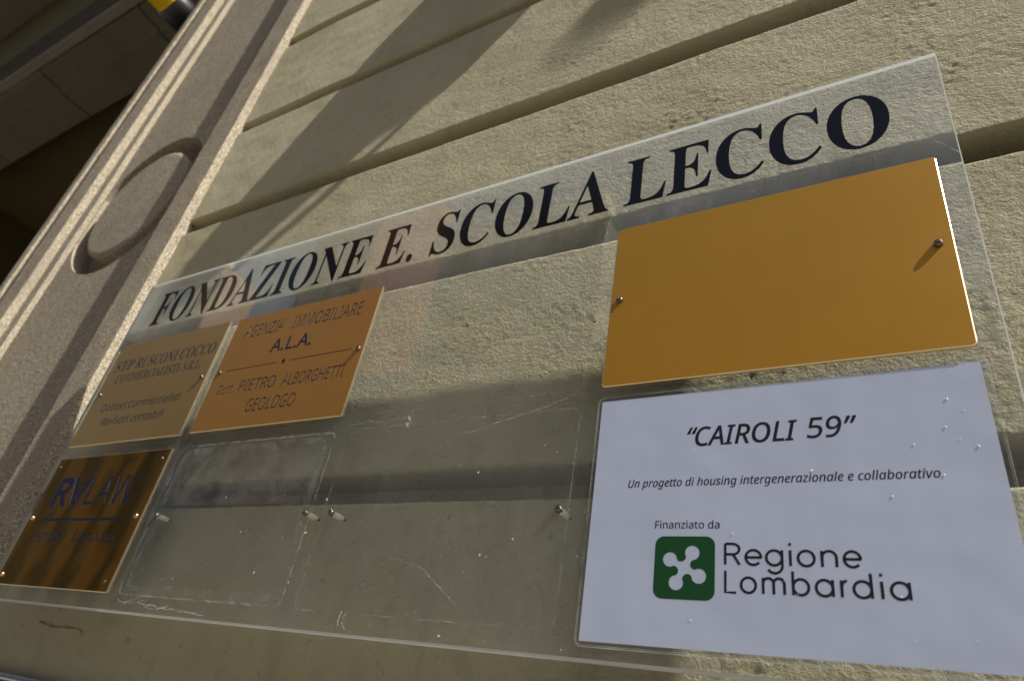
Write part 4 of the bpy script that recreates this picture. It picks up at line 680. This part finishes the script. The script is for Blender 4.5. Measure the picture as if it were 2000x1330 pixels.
# green square with the white four-lobed cross
def cross(cx, cz, s, a0):
    """closed outline of four round lobes joined by waisted arms"""
    P = []
    D_ = .27 * s; r = .118 * s
    for k in range(4):
        a = R(a0 + 90 * k); c = (cx + D_ * math.cos(a), cz + D_ * math.sin(a))
        for i in range(19):
            t = a + R(-128 + 256 * i / 18); P.append((c[0] + r * math.cos(t), c[1] + r * math.sin(t)))
        b = a + R(45); rc = .082 * s; Dn = .187 * s; cc = (cx + Dn * math.cos(b), cz + Dn * math.sin(b))
        for i in range(9):
            t = b + math.pi + R(72 - 144 * i / 8); P.append((cc[0] + rc * math.cos(t), cc[1] + rc * math.sin(t)))
    return P
sq = rrect(59.4, 106.6, -175.2, -127.4, 7, 7)
npart('green_emblem', filled([[un(*q) for q in sq], [un(*q) for q in cross(83.2, -151.6, 47.6, 62)]], 2.52), M_GREEN)
V, F = strokes([('R', 113.3, 125.7), ('e', 128.3, 141), ('g', 142.8, 155.6), ('i', 159.3, 161.5), ('o', 164.5, 177.2), ('n', 180.3, 191.4), ('e', 194.3, 206.5)], -148.4, 11.2, 1.9, 2.52); k = len(V)
V2, F2 = strokes([('L', 113.4, 123.0), ('o', 124.7, 136.9), ('m', 140.1, 156.4), ('b', 160.3, 172.4), ('a', 175.2, 187.7), ('r', 191.3, 196.8), ('d', 198.7, 211.3), ('i', 215.6, 217.8), ('a', 220.9, 233.4)], -168.4, 11.2, 1.9, 2.52)
V = V + V2; F = F + [tuple(i + k for i in q) for q in F2]
npart('logo_print', ([(*(lambda u: (u[0], v[1], u[1]))(un(v[0], v[2])),) for v in V], F), M_PRINT)

# ------------------------------------------------------------------ steel cased box below
ic = thing('intercom_box', 'pale metal top edge of a recessed intercom in the lower left corner', 'intercom', (0, 0, 0))
o = obj('steel_frame', boxes('frame', [(-1095, -640, 44, 90, -319, -310.5), (-1095, -1083, 44, 90, -700, -319), (-652, -640, 44, 90, -700, -319), (-1095, -640, 44, 90, -712, -700)]), M_CHROME, ic); bevel(o, 3, 3)
obj('dark_front', boxes('front', [(-1084, -651, 56, 80, -701, -318)]), M_BLACK, ic)

# crack in the render above the intercom
V, F = ribbon('', squiggle([(-895, -240), (-870, -242), (-852, -244), (-820, -242.5), (-786, -242.3), (-776, -245), (-773.6, -251)],   .35, 5, 4), 1.6, 58.4, 1.4, 5)
obj('plaster_crack', mesh('crack', V, F), mat('crack shadow', (.19, .165, .10), 1)[0], wall)

# ------------------------------------------------------------------ houses across the street (seen mirrored in brass and acrylic)
def house(name, label, x0, x1, h, wallc, winc, framec, sp, ww, fl0=1.2):
    hs = thing(name, label, 'house')
    dep = 2300 if x1 == -10300 else 1200
    wm = mat(name + ' render', wallc, .9)[0]; gl = mat(name + ' shutter', winc, .5)[0]; fm = mat(name + ' surround', framec, .8)[0]
    Y = -8000
    obj('wall', boxes('wall', [(x0, x1, Y - dep, Y, -1550, h)]), wm, hs)
    obj('cornice', boxes('cornice', [(x0 - 100, x1 + 100, Y - 100, Y + 350, h, h + 300)]), fm, hs)
    x = x0 + sp / 2; wme = boxes('w', [(-ww / 2, ww / 2, 20, 60, 0, 1500)]); wme.materials.append(gl)
    fme = boxes('f', [(-ww / 2 - 140, ww / 2 + 140, 2, 19, -140, 1640)]); fme.materials.append(fm)
    while x < x1 - ww / 2:
        z = 5300
        while z < h - 1700:
            wi = obj('window', wme, None, hs, (x * MM, Y * MM, z * MM)); obj('surround', fme, None, wi); z += 3100
        x += sp
    return hs
M_OCH = mat('ochre column', (.45, .32, .18), .8)[0]; M_DK = mat('shop glass', (.012, .012, .01), .3)[0]
hA = house('salmon_house', 'salmon house with teal shutters across the street, mirrored in the acrylic', -30000, -16200, 10300, (.36, .23, .16), (.10, .30, .32), (.55, .42, .28), 1900, 900)
for i in range(13):
    x = -29900 + i * 1250; obj('column', boxes('col', [(x, x + 520, -7990, -7920, -1550, 4600)]), M_OCH, hA); obj('shop_window', boxes('shop', [(x + 560, x + 1210, -7998, -7960, -1550, 4550)]), M_DK, hA)
house('red_house', 'narrow brick red house across the street', -12500, -10300, 12500, (.20, .075, .05), (.06, .05, .05), (.40, .30, .25), 1150, 600)
house('grey_house', 'low grey house wing across the street, beside the red one', -10300, -8050, 5200, (.24, .22, .19), (.04, .05, .06), (.40, .38, .36), 2200, 1000)
house('beige_house', 'tall beige house across the street', -8000, -4200, 8600, (.33, .29, .23), (.10, .09, .07), (.38, .34, .28), 1900, 1000)
house('stone_house', 'long low grey house across the street', -4150, 14000, 5200, (.30, .29, .28), (.04, .05, .06), (.40, .38, .36), 2200, 1000)
house('brown_house', 'low brown house across the street beside the salmon one', -16200, -12500, 5600, (.17, .13, .09), (.04, .05, .06), (.25, .2, .15), 2400, 1000)
